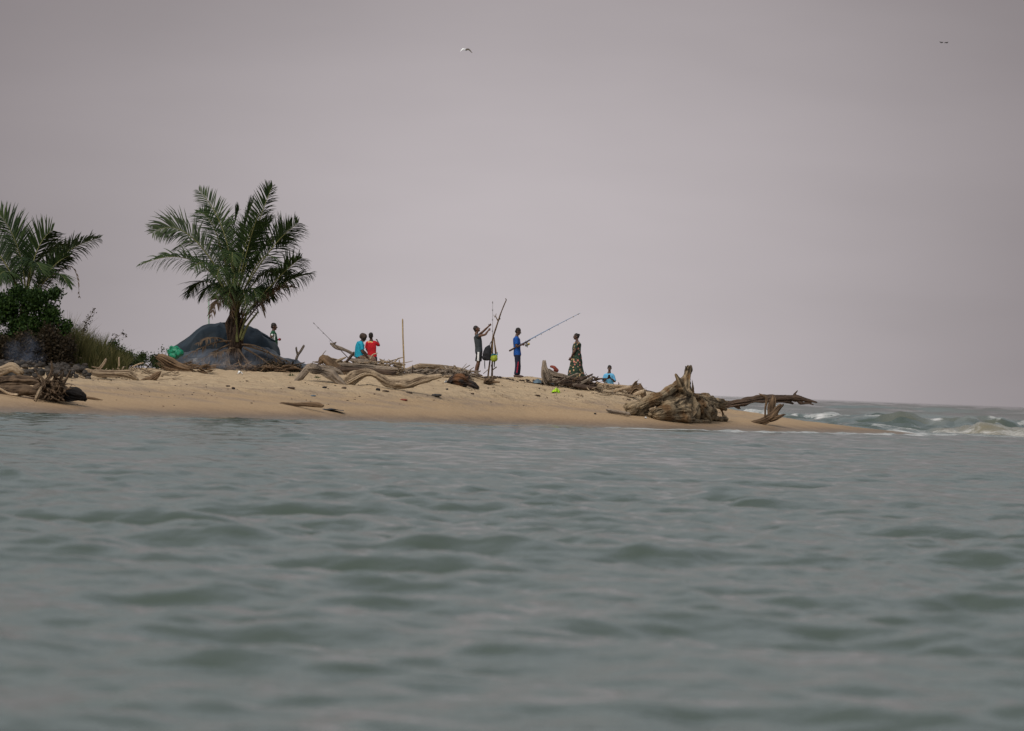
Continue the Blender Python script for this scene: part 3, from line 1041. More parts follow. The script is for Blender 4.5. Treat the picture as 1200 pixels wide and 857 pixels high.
RK = [
    ('long pale straight pole in front of the person in the light blue top', 'pale', [[(699, 449, 1.6), (712, 451.5, 1.8), (735, 453, 1.6), (744, 454, 1.2)]], 1.6),
    ('pale blunt log crossing the middle of the heap below the light blue top', 'pale', [[(720, 459, 1.8), (728, 456.5, 2.4), (742, 453.5, 1.8)]], 0.4),
    ('thick cream log end at the lower right of the heap below the light blue top', 'pale', [[(743, 463, 2.2), (749, 460.5, 3), (754, 458.5, 2.4)]], -0.3),
    ('low grey log at the left of the heap below the light blue top', 'grey', [[(695, 457, 1.2), (704, 460, 2), (714, 461, 1.8), (722, 461.5, 1.2)]], 0),
    ('flat tan log at the foot of the heap below the light blue top', 'tan', [[(718, 464, 1.3), (730, 463.5, 1.7), (745, 465, 1.4)]], -0.4),
    ('sloping pale log joining the two heaps right of the floral dress', 'tan', [[(690, 449, 2.2), (697, 452.5, 3.2), (704, 456, 2)]], 0.6),
]
for i, (lb, mt_, br, dd) in enumerate(RK):
    drift('driftwood_log', lb, 'log', br, Dk + dd, mt_, seed=120 + i)
drift('driftwood_root', 'brown knotted root ball with thin twigs on top, right of the light blue top', 'root',
      [[(738, 462, 3), (744, 456, 4.6), (750, 458, 4), (754, 464, 2.4)], [(742, 453, 2), (745, 448.5, 1.4), (747, 446.5, 0.6)],
       [(746, 448, 0.5), (749, 444, 0.3)], [(745, 450, 0.5), (751, 450, 0.3)], [(750, 452, 1.6), (754, 458, 1.6), (757, 464, 0.8)],
       [(736, 457, 1.8), (741, 460, 2.6)]],
      Dk + 0.3, 'brown', vox=0.012, seed=131, groove=0.4, knob=0.35)
drift('driftwood_log', 'thin dark log on the skyline between the knotted root ball and the huge stump', 'log',
      [[(752, 457.5, 0.9), (760, 459, 1.3), (768, 461, 1.3), (776, 463, 0.8)]], 195.2, 'dark', seed=133)

# ---- left side logs
Dw = G(50, 471, 0.5)
LW = [
    ('thick upper trunk of the brown pair at the left edge of the beach', 'umber', [[(-40, 449, 7), (-10, 449.5, 7), (15, 447, 6.5), (34, 446.5, 5), (48, 449, 3)]], 1.0),
    ('thick lower trunk of the brown pair at the left edge of the beach', 'umber', [[(-40, 461, 7), (-10, 460, 7), (12, 459, 7), (28, 458, 6.5), (42, 459, 4)]], 0),
    ('sandy topped log behind the brown pair of trunks at the left edge', 'tan', [[(-10, 438, 5), (6, 433, 5), (14, 431, 5), (22, 436, 4)]], 2.5),
    ('curved pale branch in front of the brown trunks at the left edge', 'pale', [[(-6, 453, 1.2, -0.8), (2, 457, 1.3, -0.8), (10, 461.5, 1.5, -0.8), (20, 462.5, 1.5, -0.8)]], 0),
    ('short split post leaning in the root mass at the left edge', 'tan', [[(41.5, 469.5, 2.2, -0.9), (45, 461, 2.4, -0.9), (48.5, 454, 1.4, -0.8)]], 0),
    ('dark log lying under the brown trunks at the left edge', 'dark', [[(-30, 468, 2.5), (5, 468.5, 2.6), (22, 467.5, 2.4), (40, 468, 2)]], -0.2),
]
for i, (lb, mt_, br, dd) in enumerate(LW):
    drift('driftwood_log', lb, 'log', br, Dw + dd, mt_, seed=140 + i, groove=0.25)
# tangled root mass
rr = random.Random(5)
tb = [[(38, 462, 7, 0.4), (54, 458, 11, 0.5), (70, 459, 10, 0.5), (80, 464, 6, 0.4)], [(44, 466, 4, 0), (60, 466, 4.5, 0), (76, 466, 4.5, 0)], [(50, 452, 3), (58, 442, 2.6), (61, 432, 1.6), (60, 424, 1.0)],
      [(54, 452, 2), (50, 444, 1.4), (45, 440, 1)], [(47, 446, 1), (43, 437, 0.8), (40, 432, 0.5)], [(68, 455, 2), (76, 447, 1.6), (83, 434, 1)]]
for k in range(120):
    a = rr.uniform(0, 2 * math.pi)
    x0, y0 = 60 + rr.uniform(-14, 16), 456 + rr.uniform(-10, 8)
    l = rr.uniform(6, 15)
    x1, y1 = x0 + math.cos(a) * l * 0.6, y0 + math.sin(a) * l * 0.7
    x2, y2 = x1 + math.cos(a + rr.uniform(-1, 1)) * l * 0.5, y1 + math.sin(a + rr.uniform(-1, 1)) * l * 0.5
    y2 = min(y2, 469.5)
    tb.append([(x0, y0, rr.uniform(0.7, 1.3), -0.1 - rr.random() * 0.5), (x1, min(y1, 469), 0.7, -0.5 - rr.random() * 0.4), (x2, y2, 0.4, -0.4 - rr.random() * 0.5)])
drift('root_mass', 'tangled brown root plate with thin curling roots beside the brown trunks at the left edge', 'root', tb, Dw + 0.3, 'umber',
      vox=0.013, seed=150, groove=0.2, knob=0.1, iters=0)
drift('burnt_stump', 'charred black stump end at the right foot of the tangled root plate', 'stump',
      [[(76, 460, 6), (84, 461, 7), (93, 464, 5.5), (98.5, 466.5, 3.6)], [(80, 466, 4), (96, 468, 2.2)]], Dw + 0.1, 'char', vox=0.02, seed=151, groove=0.3, knob=0.25)
drift('driftwood_stick', 'thin tan stick on the sand right of the charred black stump', 'stick',
      [[(100, 466, 1.6), (110, 467.2, 1.3), (120, 469, 0.5)]], G(108, 469), 'brown', seed=152)
Dp = G(130, 446, 0.3)
drift('driftwood_log', 'pale weathered log with a humped sandy end below the tall grass', 'log',
      [[(101, 434, 2.2), (112, 437, 4), (128, 438, 4.6), (142, 438, 4.4), (152, 439, 5.2), (161, 445, 2)], [(150, 437, 2.4), (157, 442, 2)]],
      Dp, 'tan', vox=0.02, seed=153)
drift('driftwood_branch', 'short pale branch standing aslant in front of the tall grass', 'branch',
      [[(117, 432, 1.9), (121, 427, 1.8), (124, 422, 1.3)], [(117, 432, 1), (108, 430, 0.8)]], Dp + 2, 'tan', seed=154)
drift('wooden_post', 'small white post upright in front of the tall grass', 'post', [[(139.5, 429, 0.9), (139.4, 419.5, 0.9)]], Dp + 2.5, 'pale', seed=155, knob=0.03, groove=0.05)
drift('driftwood_stick', 'thin pale stick sloping up right beside the small white post', 'stick', [[(155, 430, 0.8), (162, 427, 0.9), (168, 425.5, 0.7)]], Dp + 2.2, 'pale', seed=156)
drift('driftwood_stump', 'small reddish brown knot of wood on the sand left of the tarpaulin shelter', 'stump',
      [[(163, 447, 0.8), (170, 444.5, 1.4), (176, 443.5, 2)], [(176, 445, 3), (181, 442, 4.2), (186, 438, 2.6), (187.5, 436.5, 1.4)]], G(180, 448), 'brown', seed=157, groove=0.3)
Dt = G(205, 436, 0.8)
drift('fallen_trunk', 'brown trunk with a dark hollow end propped up at the left of the tarpaulin shelter', 'log',
      [[(184.5, 418, 2.6), (190, 420, 4.6), (200, 426, 5.4), (212, 431, 4.4), (224, 434, 3)], [(186, 427, 2.5), (196, 432, 3.4), (208, 434.5, 2.5)]],
      Dt, 'brown', vox=0.02, seed=158, groove=0.25)
tb = []
for k in range(26):
    x0 = rr.uniform(208, 246)
    y0 = rr.uniform(427, 436)
    a = rr.uniform(-0.4, 0.9)
    l = rr.uniform(6, 16)
    tb.append([(x0, y0, rr.uniform(0.6, 1.4), rr.uniform(-0.6, 0.8)), (x0 + l * math.cos(a), min(438, y0 + l * math.sin(a) * 0.7), 0.6, rr.uniform(-0.6, 0.8))])
drift('stick_bundle', 'heap of broken brown sticks on the sand in front of the tarpaulin shelter', 'heap', tb, Dt, 'brown', vox=0.012, seed=159, iters=0)
drift('driftwood_log', 'mottled brown and black log lying near the water below the first arching trunk', 'log',
      [[(326, 474.8, 1.8), (332, 474, 2.7), (346, 474.3, 2.6), (360, 474, 3.2), (372, 474.5, 3.4), (378, 476, 2)]], G(350, 478), 'brown', seed=160)

# ------------------------------------------------------------------ palms
def bez(a, mid, b, n):
    a, mid, b = map(np.asarray, (a, mid, b))
    c = 2 * mid - 0.5 * (a + b)
    t = np.linspace(0, 1, n)[:, None]
    return a * (1 - t) ** 2 + 2 * c * t * (1 - t) + b * t * t


def frond_mesh(a, mid, b, leaf_len, n, twist, droop, seed, tatter=0.0, width=0.040, start=0.16):
    """leaflets along both sides of a bent midrib"""
    r = np.random.default_rng(seed)
    C = bez(a, mid, b, 60)
    T = np.gradient(C, axis=0)
    T /= np.linalg.norm(T, axis=1)[:, None]
    V, Q, vv = [], [], []
    gz = np.array([0, 0, -1.0])
    for i in range(n):
        t = start + (1 - start) * (i + 0.3 * r.random()) / n
        k = min(59, int(t * 59))
        p, tg = C[k], T[k]
        side = np.cross(tg, np.array([0, 0, 1.0]))
        if np.linalg.norm(side) < 0.15:
            side = np.array([1.0, 0, 0])
        side /= np.linalg.norm(side)
        nrm = np.cross(side, tg)
        s_ = side * math.cos(twist) + nrm * math.sin(twist)
        n_ = np.cross(tg, s_)
        prof = math.sin(math.pi * min(1, (t - start) / (1 - start) * 0.80 + 0.16)) ** 0.7
        for sg in (-1, 1):
            if r.random() < tatter:
                continue
            L = leaf_len * prof * r.uniform(0.8, 1.1)
            fwd = 0.45 + 0.75 * t + r.normal() * 0.08
            d = tg * fwd + s_ * sg * (1.0 + r.normal() * 0.06) + abs(1) * n_ * 0.25 * np.sign(n_[2] + 1e-6) + r.normal(size=3) * 0.10
            d /= np.linalg.norm(d)
            wd = np.cross(d, n_)
            wd /= np.linalg.norm(wd) + 1e-9
            wd = wd * math.cos(0.5 * sg) + n_ * math.sin(0.5 * sg)
            o0 = len(V)
            val = np.clip(0.35 + 0.25 * r.normal() + 0.3 * t, 0, 1)
            q = p.copy()
            dr = droop * r.uniform(0.3, 1.9)
            for j in range(5):
                f = j / 4
                wj = width * (0.55, 1.0, 0.9, 0.6, 0.08)[j] * (0.7 + 0.5 * prof)
                V.append(q - wd * wj / 2)
                V.append(q + wd * wj / 2)
                vv += [val, val]
                d2 = d + gz * dr * (f + 0.15) ** 1.3 * 1.6
                d2 /= np.linalg.norm(d2)
                q = q + d2 * L / 4
            for j in range(4):
                Q.append((o0 + 2 * j, o0 + 2 * j + 1, o0 + 2 * j + 3, o0 + 2 * j + 2))
    return np.array(V), np.array(Q), vv, C


def add_frond(palm, pts, D, leaf_len=0.72, n=46, twist=0.6, droop=0.35, seed=0, dead=False, tatter=0.05, matl=None, start=0.16, r0=0.03, width=0.040):
    a, mid, b = [P(x, y, D + dd) for x, y, dd in pts]
    V, Q, vv, C = frond_mesh(a, mid, b, leaf_len, n, twist, droop, seed, tatter, start=start, width=width)
    fr = put('frond', V, Q, M[matl or ('frondead' if dead else 'frond')], palm, attrs={'v': vv}, smooth_shade=False)
    rv, rf = tube(C[::4], np.linspace(r0, 0.006, len(C[::4])), 6, step=0.3)
    put('midrib', rv, rf, M['rachisdead' if dead else 'rachis'], fr)
    if dead:
        fr['label'] = 'dry brown frond'
    return fr


DPALM = 184.0
palm = thing('palm_tree', 'young coconut palm with full green crown growing in front of the tarpaulin shelter', 'palm tree', P(275, 412, DPALM))
FR = [  # base, mid, tip (px, py, depth offset), twist, leaf, droop
    ((275, 352, 0), (262, 272, .1), (231, 222, .3), 0.9, .62, .10),
    ((277, 350, .1), (303, 262, .2), (320, 217, .4), 1.2, .60, .05),
    ((280, 350, -.1), (318, 292, -.4), (351, 261, -.8), 0.8, .80, .25),
    ((270, 345, -.1), (222, 276, -.3), (178, 274, -.9), 0.9, .80, .30),
    ((272, 355, 0), (225, 305, .2), (162, 312, .4), 0.5, .78, .60),
    ((272, 348, .2), (252, 270, .8), (230, 250, 1.3), 0.6, .62, .2),
    ((284, 372, -.1), (330, 322, -.4), (353, 303, -.6), 0.5, .70, .55),
    ((284, 376, 0), (325, 336, .1), (368, 321, .3), 0.3, .72, .70),
    ((276, 350, .3), (284, 280, .9), (297, 236, 1.5), 1.0, .75, .1),
    ((274, 350, .2), (272, 285, .7), (280, 246, 1.0), 0.9, .75, .1),
    ((276, 350, -.2), (292, 285, -1.0), (305, 246, -1.8), 0.5, .85, .2),
    ((274, 352, -.2), (262, 300, -1.2), (248, 278, -2.2), 0.4, .85, .3),
    ((276, 358, -.3), (273, 300, -1.6), (272, 312, -2.9), 0.2, .80, .7),
    ((276, 362, -.3), (276, 322, -1.4), (273, 336, -2.5), 0.1, .78, .8),
    ((280, 356, -.2), (304, 306, -1.2), (322, 305, -2.2), 0.4, .80, .5),
    ((272, 358, -.2), (246, 312, -1.1), (226, 316, -2.0), 0.4, .80, .5),
    ((278, 350, .3), (310, 290, 1.2), (338, 285, 2.2), 0.5, .8, .35),
    ((272, 350, .3), (244, 290, 1.2), (205, 292, 2.2), 0.5, .8, .35),
    ((280, 360, .2), (310, 320, 1.0), (335, 328, 1.9), 0.3, .75, .6),
    ((270, 362, .2), (243, 330, .9), (222, 348, 1.6), 0.3, .72, .6),
    ((275, 350, .0), (287, 290, .0), (302, 258, -.3), 1.2, .7, .1),
    ((276, 366, -.2), (262, 338, -1.0), (252, 352, -1.8), 0.2, .66, .7),
    ((278, 366, -.2), (292, 338, -1.0), (301, 352, -1.8), 0.2, .66, .7),
    ((276, 360, -.4), (262, 315, -1.5), (254, 328, -2.8), 0.2, .8, .7),
    ((277, 352, .1), (296, 288, .9), (316, 262, 1.6), 0.9, .75, .2),
    ((276, 370, -.3), (272, 335, -1.2), (266, 362, -2.2), 0.1, .7, .8),
    ((276, 370, -.3), (284, 340, -1.2), (288, 366, -2.2), 0.1, .7, .8),
    ((272, 368, .1), (252, 335, .4), (236, 352, .8), 0.4, .62, .9),
    ((281, 370, .1), (300, 340, .4), (318, 352, .8), 0.4, .62, .9),
]
for i, (a, b_, c_, tw, ll, dr) in enumerate(FR):
    add_frond(palm, (a, b_, c_), DPALM, ll * (0.95 if c_[2] < -1.5 else 1.18), 56 if c_[2] < -1.5 else 78, tw, dr + .12, 300 + i, tatter=.30 if c_[2] < -1.5 else .16, width=.027 if c_[2] < -1.5 else .038, matl='frondpale' if i in (3, 18) else None)
DF = [
    ((277, 385, -.1), (262, 350, -.5), (246, 374, -1.0), .3, .5, 1.0),
    ((279, 388, -.1), (296, 350, -.6), (310, 372, -1.0), .3, .5, 1.0),
    ((282, 385, 0), (318, 345, -.1), (348, 338, -.2), .4, .6, .9),
    ((274, 380, -.1), (270, 340, -1.0), (272, 375, -1.8), .2, .55, 1.0),
]
for i, (a, b_, c_, tw, ll, dr) in enumerate(DF):
    add_frond(palm, (a, b_, c_), DPALM, ll, 34, tw, dr, 340 + i, dead=True, tatter=0.2)
tubes = [PT([(274, 418, 11), (275, 408, 8), (276, 398, 5.5), (277, 382, 4.4), (277, 364, 3.6), (276, 350, 3.0)], DPALM)]
for k in range(16):
    a = k * 2.4
    x0 = 275 + 7 * math.cos(a)
    y0 = 406 - (k % 5) * 4
    tubes.append(PT([(x0, y0, 2.2, math.sin(a) * 0.2), (275 + 9 * math.cos(a), y0 - 12, 1.8, math.sin(a) * 0.3),
                     (276 + 8 * math.cos(a) * (0.5 + 0.5 * math.cos(k)), y0 - 28, 1.1, math.sin(a) * 0.2)], DPALM))
V, Q, at_ = gnarl(tubes, 0.02, seed=360, groove=0.35, knob=0.2)
tr = put('trunk', V, Q, M['dark'], palm, attrs=at_)
for i, (q, rr0) in enumerate([([(283, 398), (290, 382), (302, 366)], 1.7), ([(281, 396), (286, 378), (291, 362)], 1.6), ([(278, 400), (277, 385), (277, 366)], 2.0)]):
    V, Fc = tube([P(x, y, DPALM - 0.28) for x, y in q], [pxr(rr0, DPALM), pxr(rr0 * .8, DPALM), pxr(rr0 * .55, DPALM)], 8)
    put('leaf_stalk', V, Fc, M['rachis'], palm)
# dry stalks sagging from the crown base to the ground
DS = [[(270, 400), (245, 404), (214, 420)], [(268, 404), (246, 416), (222, 433)], [(284, 404), (312, 411), (338, 436)], [(286, 408), (306, 420), (322, 434)],
      [(274, 408), (262, 412), (246, 417)], [(270, 408), (258, 424), (244, 436)], [(280, 410), (290, 424), (300, 436)], [(266, 402), (250, 396), (230, 404)],
      [(270, 411), (265, 420), (263, 434)], [(288, 405), (320, 416), (346, 428)]]
for i, q in enumerate(DS):
    (x0, y0), (x1, y1), (x2, y2) = q
    add_frond(palm, ((x0, y0, -.3), (x1, y1, -.75), (x2, y2, -1.3)), DPALM, 0.34, 26, 0.2, 1.3, 380 + i, dead=True, tatter=0.45, start=0.3, r0=0.035)

DP2 = 178.0
palm2 = thing('palm_tree', 'coconut palm with arching fronds behind the dark leafy bush at the left edge', 'palm tree', P(22, 428, DP2))
FR2 = [
    ((30, 345, 0), (20, 288, -.2), (-4, 248, -.4), 1.1, .85, .25),
    ((32, 345, 0), (43, 295, .1), (62, 270, .2), 1.2, .80, .15),
    ((35, 345, 0), (72, 300, -.1), (118, 279, -.2), 0.7, .62, .55),
    ((30, 350, .2), (50, 300, .8), (80, 292, 1.6), 0.6, .7, .6),
    ((26, 350, .2), (0, 300, .5), (-30, 275, 1.0), 0.8, .8, .3),
    ((28, 352, -.1), (-2, 320, -.6), (-20, 360, -1.2), 0.4, .8, .7),
    ((24, 350, 0), (-10, 290, .2), (-60, 280, .5), 0.8, .8, .4),
    ((36, 355, -.2), (62, 322, -.8), (80, 336, -1.6), 0.3, .62, .8),
    ((34, 352, 0), (60, 315, -.3), (82, 300, -.4), 0.9, .5, .3),
    ((30, 350, -.2), (38, 310, -1.4), (50, 320, -2.4), 0.2, .75, .7),
    ((28, 350, .4), (20, 296, 1.4), (12, 276, 2.3), 0.7, .75, .3),
    ((26, 356, -.2), (10, 320, -1.3), (-6, 332, -2.2), 0.3, .75, .7),
]
for i, (a, b_, c_, tw, ll, dr) in enumerate(FR2):
    add_frond(palm2, (a, b_, c_), DP2, ll * 1.15, 66, tw, dr, 400 + i, tatter=.08, matl='frondpale' if i in (2,) else None)
add_frond(palm2, ((40, 360, 0), (80, 312, .0), (93, 356, .1)), DP2, 0.22, 16, 0.2, 1.2, 420, dead=True, tatter=0.55, start=.3, r0=.02)
V, Q, at_ = gnarl([PT([(22, 430, 7), (24, 400, 6), (28, 368, 5.5), (30, 346, 4)], DP2)], 0.03, seed=421)
put('trunk', V, Q, M['dark'], palm2, attrs=at_)


# ------------------------------------------------------------------ shrubs and grass
def leaf_cloud(blobs, n, size, seed, up=0.3):
    """folded leaves spread through several uneven lobes (px, py, rx, ry, dd, rdepth)"""
    r = np.random.default_rng(seed)
    V, Q, vv = [], [], []
    wts = np.array([b[1] for b in blobs])
    wts = wts / wts.sum()
    for (c, rad), wt in zip([(b[0], b[2]) for b in blobs], wts):
        k = int(n * wt)
        d = r.normal(size=(k, 3))
        d /= np.linalg.norm(d, axis=1)[:, None]
        rr_ = r.random(k) ** 0.45
        lum = 0.78 + 0.30 * vnoise(d * 2.6, seed + 3)
        p = c + d * (rr_ * lum)[:, None] * rad
        # twig-like grouping
        g = r.integers(0, max(1, k // 7), k)
        cen = p[g % k]
        p = p * 0.35 + cen * 0.65 + r.normal(size=(k, 3)) * size * 0.8
        a = r.normal(size=(k, 3)) + np.array([0, 0, up])
        a /= np.linalg.norm(a, axis=1)[:, None]
        b2 = np.cross(a, r.normal(size=(k, 3)))
        b2 /= np.linalg.norm(b2, axis=1)[:, None]
        c2 = np.cross(a, b2)
        s = size * r.uniform(0.6, 1.3, k)[:, None]
        o0 = len(V) and sum(len(x) for x in V)
        base = sum(len(x) for x in V)
        pts = np.stack([p, p + a * s * 0.5 + b2 * s * 0.28 + c2 * s * 0.1, p + a * s, p + a * s * 0.5 - b2 * s * 0.28 + c2 * s * 0.1], 1)
        V.append(pts.reshape(-1, 3))
        Q.append(base + np.arange(k * 4).reshape(k, 4))
        val = np.clip(0.4 + 0.28 * r.normal(size=k) + 0.25 * vnoise(p * 1.7, seed + 8), 0, 1)
        vv.append(np.repeat(val, 4))
    return np.vstack(V), np.vstack(Q), np.concatenate(vv)


def pxblob(px, py, rx, ry, D, rd, wt=1.0):
    return (P(px, py, D), wt * rx * ry, np.array([pxr(rx, D), rd, pxr(ry, D)]))


def shrub(label, blobs, n, size, mat, seed, stems, D, name='bush', group=None, cat='bush'):
    t_ = thing(name, label, cat, P(stems[0][0][0], stems[0][0][1], D), group)
    V, Q, vv = leaf_cloud(blobs, n, size, seed)
    put('foliage', V, Q, M[mat], t_, smooth_shade=False, attrs={'v': vv})
    V, Fc = join([tube(*PT(s, D), 6) for s in stems])
    put('stem', V, Fc, M['dark'], t_)
    return t_


DB = 174.5
shrub('large dense dark green leafy bush at the left edge under the palm fronds',
      [pxblob(5, 362, 28, 26, DB, 0.9), pxblob(40, 352, 26, 20, DB, 0.8), pxblob(58, 372, 18, 22, DB, 0.7), pxblob(30, 385, 34, 26, DB, 0.9), pxblob(-30, 370, 30, 34, DB + .4, 1.0),
       pxblob(76, 384, 9, 9, DB, 0.35), pxblob(64, 345, 10, 8, DB, 0.4), pxblob(20, 343, 14, 8, DB, 0.5), pxblob(-70, 380, 30, 34, DB + .4, 1.0), pxblob(10, 405, 34, 20, DB + .5, 1.0), pxblob(56, 404, 30, 22, DB + .5, 1.0)], 46000, 0.10, 'leaf', 501,
      [[(20, 428, 1.5), (18, 400, 1.2), (8, 365, .8)], [(26, 428, 1.5), (36, 400, 1.2), (44, 360, .8)], [(30, 428, 1.4), (50, 400, 1), (60, 370, .6)], [(24, 428, 1), (26, 390, .8), (30, 350, .4)]], DB)
shrub('dark brown tangle of dry undergrowth below the large leafy bush',
      [pxblob(0, 408, 26, 22, DB - .8, .6), pxblob(30, 405, 24, 24, DB - .8, .6), pxblob(58, 400, 20, 27, DB - .6, .6), pxblob(78, 408, 14, 20, DB - .6, .5), pxblob(20, 420, 50, 10, DB - .6, .5), pxblob(70, 422, 30, 8, DB - .6, .5), pxblob(-40, 408, 26, 22, DB - .8, .6)], 24000, 0.09, 'dry', 502,
      [[(10, 430, .8), (4, 405, .6), (-4, 385, .4)], [(30, 430, .8), (36, 405, .6), (32, 380, .4)], [(50, 430, .8), (60, 405, .6), (64, 378, .4)], [(60, 430, .8), (76, 410, .6), (84, 392, .3)]], DB - .8, name='undergrowth', cat='undergrowth')
shrub('round leafy shrub standing out of the right end of the tall grass',
      [pxblob(133, 404, 9, 7, 177, .3), pxblob(128, 414, 11, 9, 177, .4), pxblob(142, 412, 8, 7, 177, .3)], 1100, 0.07, 'leaf', 503,
      [[(133, 430, .8), (133, 415, .6), (133, 400, .3)], [(134, 428, .6), (140, 412, .4)]], 177)
shrub('low dark green creeping shrub between the tall grass and the tarpaulin shelter',
      [pxblob(150, 418, 12, 9, 178, .5), pxblob(166, 419, 12, 8, 178.5, .5), pxblob(182, 421, 12, 8, 179, .5), pxblob(196, 424, 10, 7, 179, .5), pxblob(158, 425, 20, 6, 178, .5), pxblob(184, 428, 16, 5, 178.5, .5)], 5200, 0.06, 'leaf2', 504,
      [[(165, 434, .7), (160, 424, .5), (152, 412, .3)], [(170, 434, .7), (178, 424, .5), (186, 414, .3)]], 178)
shrub('thin sprig of round leaves by the green plastic bag', [pxblob(190, 410, 3.4, 4, 180, .1), pxblob(195, 411, 3, 3, 180, .1)], 40, 0.06, 'leaf2', 505,
      [[(192, 425, .4), (190, 414, .3), (189, 406, .2)], [(193, 425, .4), (195, 410, .2)]], 180, name='plant', cat='plant')


def blades(spots, mat, seed, hmin, hmax, width=0.016):
    r = np.random.default_rng(seed)
    V, Q, vv = [], [], []
    for (x, y, z, sc) in spots:
        h = r.uniform(hmin, hmax) * sc
        lean = r.normal(size=2) * 0.28
        wd = np.array([math.cos(r.random() * 3.1), math.sin(r.random() * 3.1) * 0.6, 0]) * width
        o0 = len(V)
        val = np.clip(r.normal() * 0.28 + 0.45, 0, 1)
        for j in range(5):
            f = j / 4
            p = np.array([x + lean[0] * h * f * f, y + lean[1] * h * f * f, z + h * (f - 0.25 * f * f * abs(lean).sum())])
            ww = wd * (1, .9, .7, .45, .08)[j]
            V += [p - ww, p + ww]
            vv += [val, val]
        Q += [(o0 + 2 * j, o0 + 2 * j + 1, o0 + 2 * j + 3, o0 + 2 * j + 2) for j in range(4)]
    return np.array(V), np.array(Q), vv


r = np.random.default_rng(9)
sp_ = []
for k in range(9000):
    px = r.uniform(66, 150)
    D = r.uniform(175.3, 179.5)
    x = (px - 600) / F * D
    hs = np.interp(px, [60, 75, 95, 112, 125, 150], [1.45, 1.5, 1.25, 1.0, 0.9, 0.5]) * (0.85 + 0.3 * math.sin(px * 0.7) * math.sin(px * 0.23))
    sp_.append((x, D, tz(x, D) - 0.03, hs))
V, Q, vv = blades(sp_, 'grass', 5, 0.45, 1.25, 0.014)
tag(put('grass', V, Q, M['grass'], smooth_shade=False, attrs={'v': vv}), 'tall green and straw coloured grass behind the pale log', 'grass', kind='stuff')
# thin dry seed stems standing above the grass
for i, (x0, y0, x1, y1, x2, y2, lb) in enumerate([
        (95, 405, 101, 380, 110, 364, 'tallest dry seed stem rising above the grass, hooked at its tip'),
        (92, 405, 98, 385, 104, 372, 'dry seed stem just left of the tallest hooked one above the grass'),
        (125, 412, 135, 396, 146, 391, 'bare twig curving right above the round leafy shrub')]):
    t_ = thing('dry_stem', lb, 'stem', P(x0, y0 + 22, 176))
    V, Fc = tube([P(x0 - 3, y0 + 22, 176), P(x0, y0, 176), P(x1, y1, 176), P(x2, y2, 176)], [0.010, 0.008, 0.006, 0.003], 5)
    put('stalk', V, Fc, M['tan'], t_)
    V, Q, vv = leaf_cloud([(P(x2 - 1, y2 + 1, 176), 1, np.array([.10, .05, .10])), (P(x1, y1, 176), 1, np.array([.03, .03, .12]))], 60, 0.07, 600 + i)
    put('seed_head', V, Q, M['dry'], t_, smooth_shade=False, attrs={'v': vv})

# small weeds in front of the shelter
for i, (px, py, lb) in enumerate([(335, 431, 'small bright green weed on the litter right of the palm'), (341, 441, 'small green weed on the sand left of the first arching trunk'),
                                  (372, 443, 'tiny green weed in the shade of the first arching trunk'), (452, 433, 'tiny green tuft among the driftwood left of the bamboo pole')]):
    D = G(px, py, 0.1)
    x = (px - 600) / F * D
    V, Q, vv = blades([(x + r.normal() * .08, D + r.normal() * .08, tz(x, D) - .01, 1) for k in range(40)], 'grass', 30 + i, 0.06, 0.15, 0.012)
    tag(put('weed', V, Q, M['leaf2'], smooth_shade=False, attrs={'v': vv}), lb, 'weed')


# ------------------------------------------------------------------ tarpaulin shelter, bag, sheet, poles
def drape(outline, D, depth, base_py, fold, seed, nx=90, ny=44, thick=0.02, power=0.55):
    """cloth over a hump: outline (px, py) of its skyline at depth D"""
    o = np.array(outline, float)
    px = np.linspace(o[0, 0], o[-1, 0], nx)
    top = np.interp(px, o[:, 0], o[:, 1])
    k = np.ones(5) / 5
    top[2:-2] = np.convolve(top, k, 'valid')
    V = []
    for j in range(ny):
        a = math.pi * j / (ny - 1)
        fy = -math.cos(a)
        for i in range(nx):
            P0 = P(px[i], top[i], D)
            zb = P(px[i], np.interp(px[i], [o[0, 0], o[-1, 0]], base_py), D)[2]
            h = max(P0[2] - zb, 0.02)
            z = zb + h * max(0.0, math.sin(a)) ** power
            u = (px[i] - px[0]) / (px[-1] - px[0])
            wdt = depth * (0.35 + 0.65 * math.sin(math.pi * min(1, max(0, u))) ** 0.5)
            V.append([P0[0], D + fy * wdt, z])
    V = np.array(V)
    q = V * np.array([1.0, 0.6, 0.22]) + 0.3 * vnoise(V * 0.8, seed + 5)[:, None]
    n1_ = 1 - np.abs(vnoise(q * 2.2, seed))
    n2_ = 1 - np.abs(vnoise(q * 5.0 + 7, seed + 1))
    d = fold * (n1_ - 0.6) + fold * 0.18 * (n2_ - 0.6)
    G_ = V.reshape(ny, nx, 3)
    du = np.gradient(G_, axis=1)
    dv = np.gradient(G_, axis=0)
    nn = np.cross(du, dv)
    nn /= np.linalg.norm(nn, axis=2)[..., None] + 1e-9
    if nn[ny // 2, nx // 2, 2] < 0:
        nn = -nn
    outer = G_ + nn * d.reshape(ny, nx, 1)
    inner = outer - nn * thick
    Q = grid_faces(ny, nx)
    Q2 = Q[:, ::-1] + nx * ny
    rim = []
    idx = list(range(nx)) + [i * nx + nx - 1 for i in range(1, ny)] + [(ny - 1) * nx + i for i in range(nx - 2, -1, -1)] + [i * nx for i in range(ny - 2, 0, -1)]
    for a_, b2 in zip(idx, idx[1:] + idx[:1]):
        rim.append((a_, b2, b2 + nx * ny, a_ + nx * ny))
    return np.vstack([outer.reshape(-1, 3), inner.reshape(-1, 3)]), np.vstack([Q, Q2, np.array(rim)])


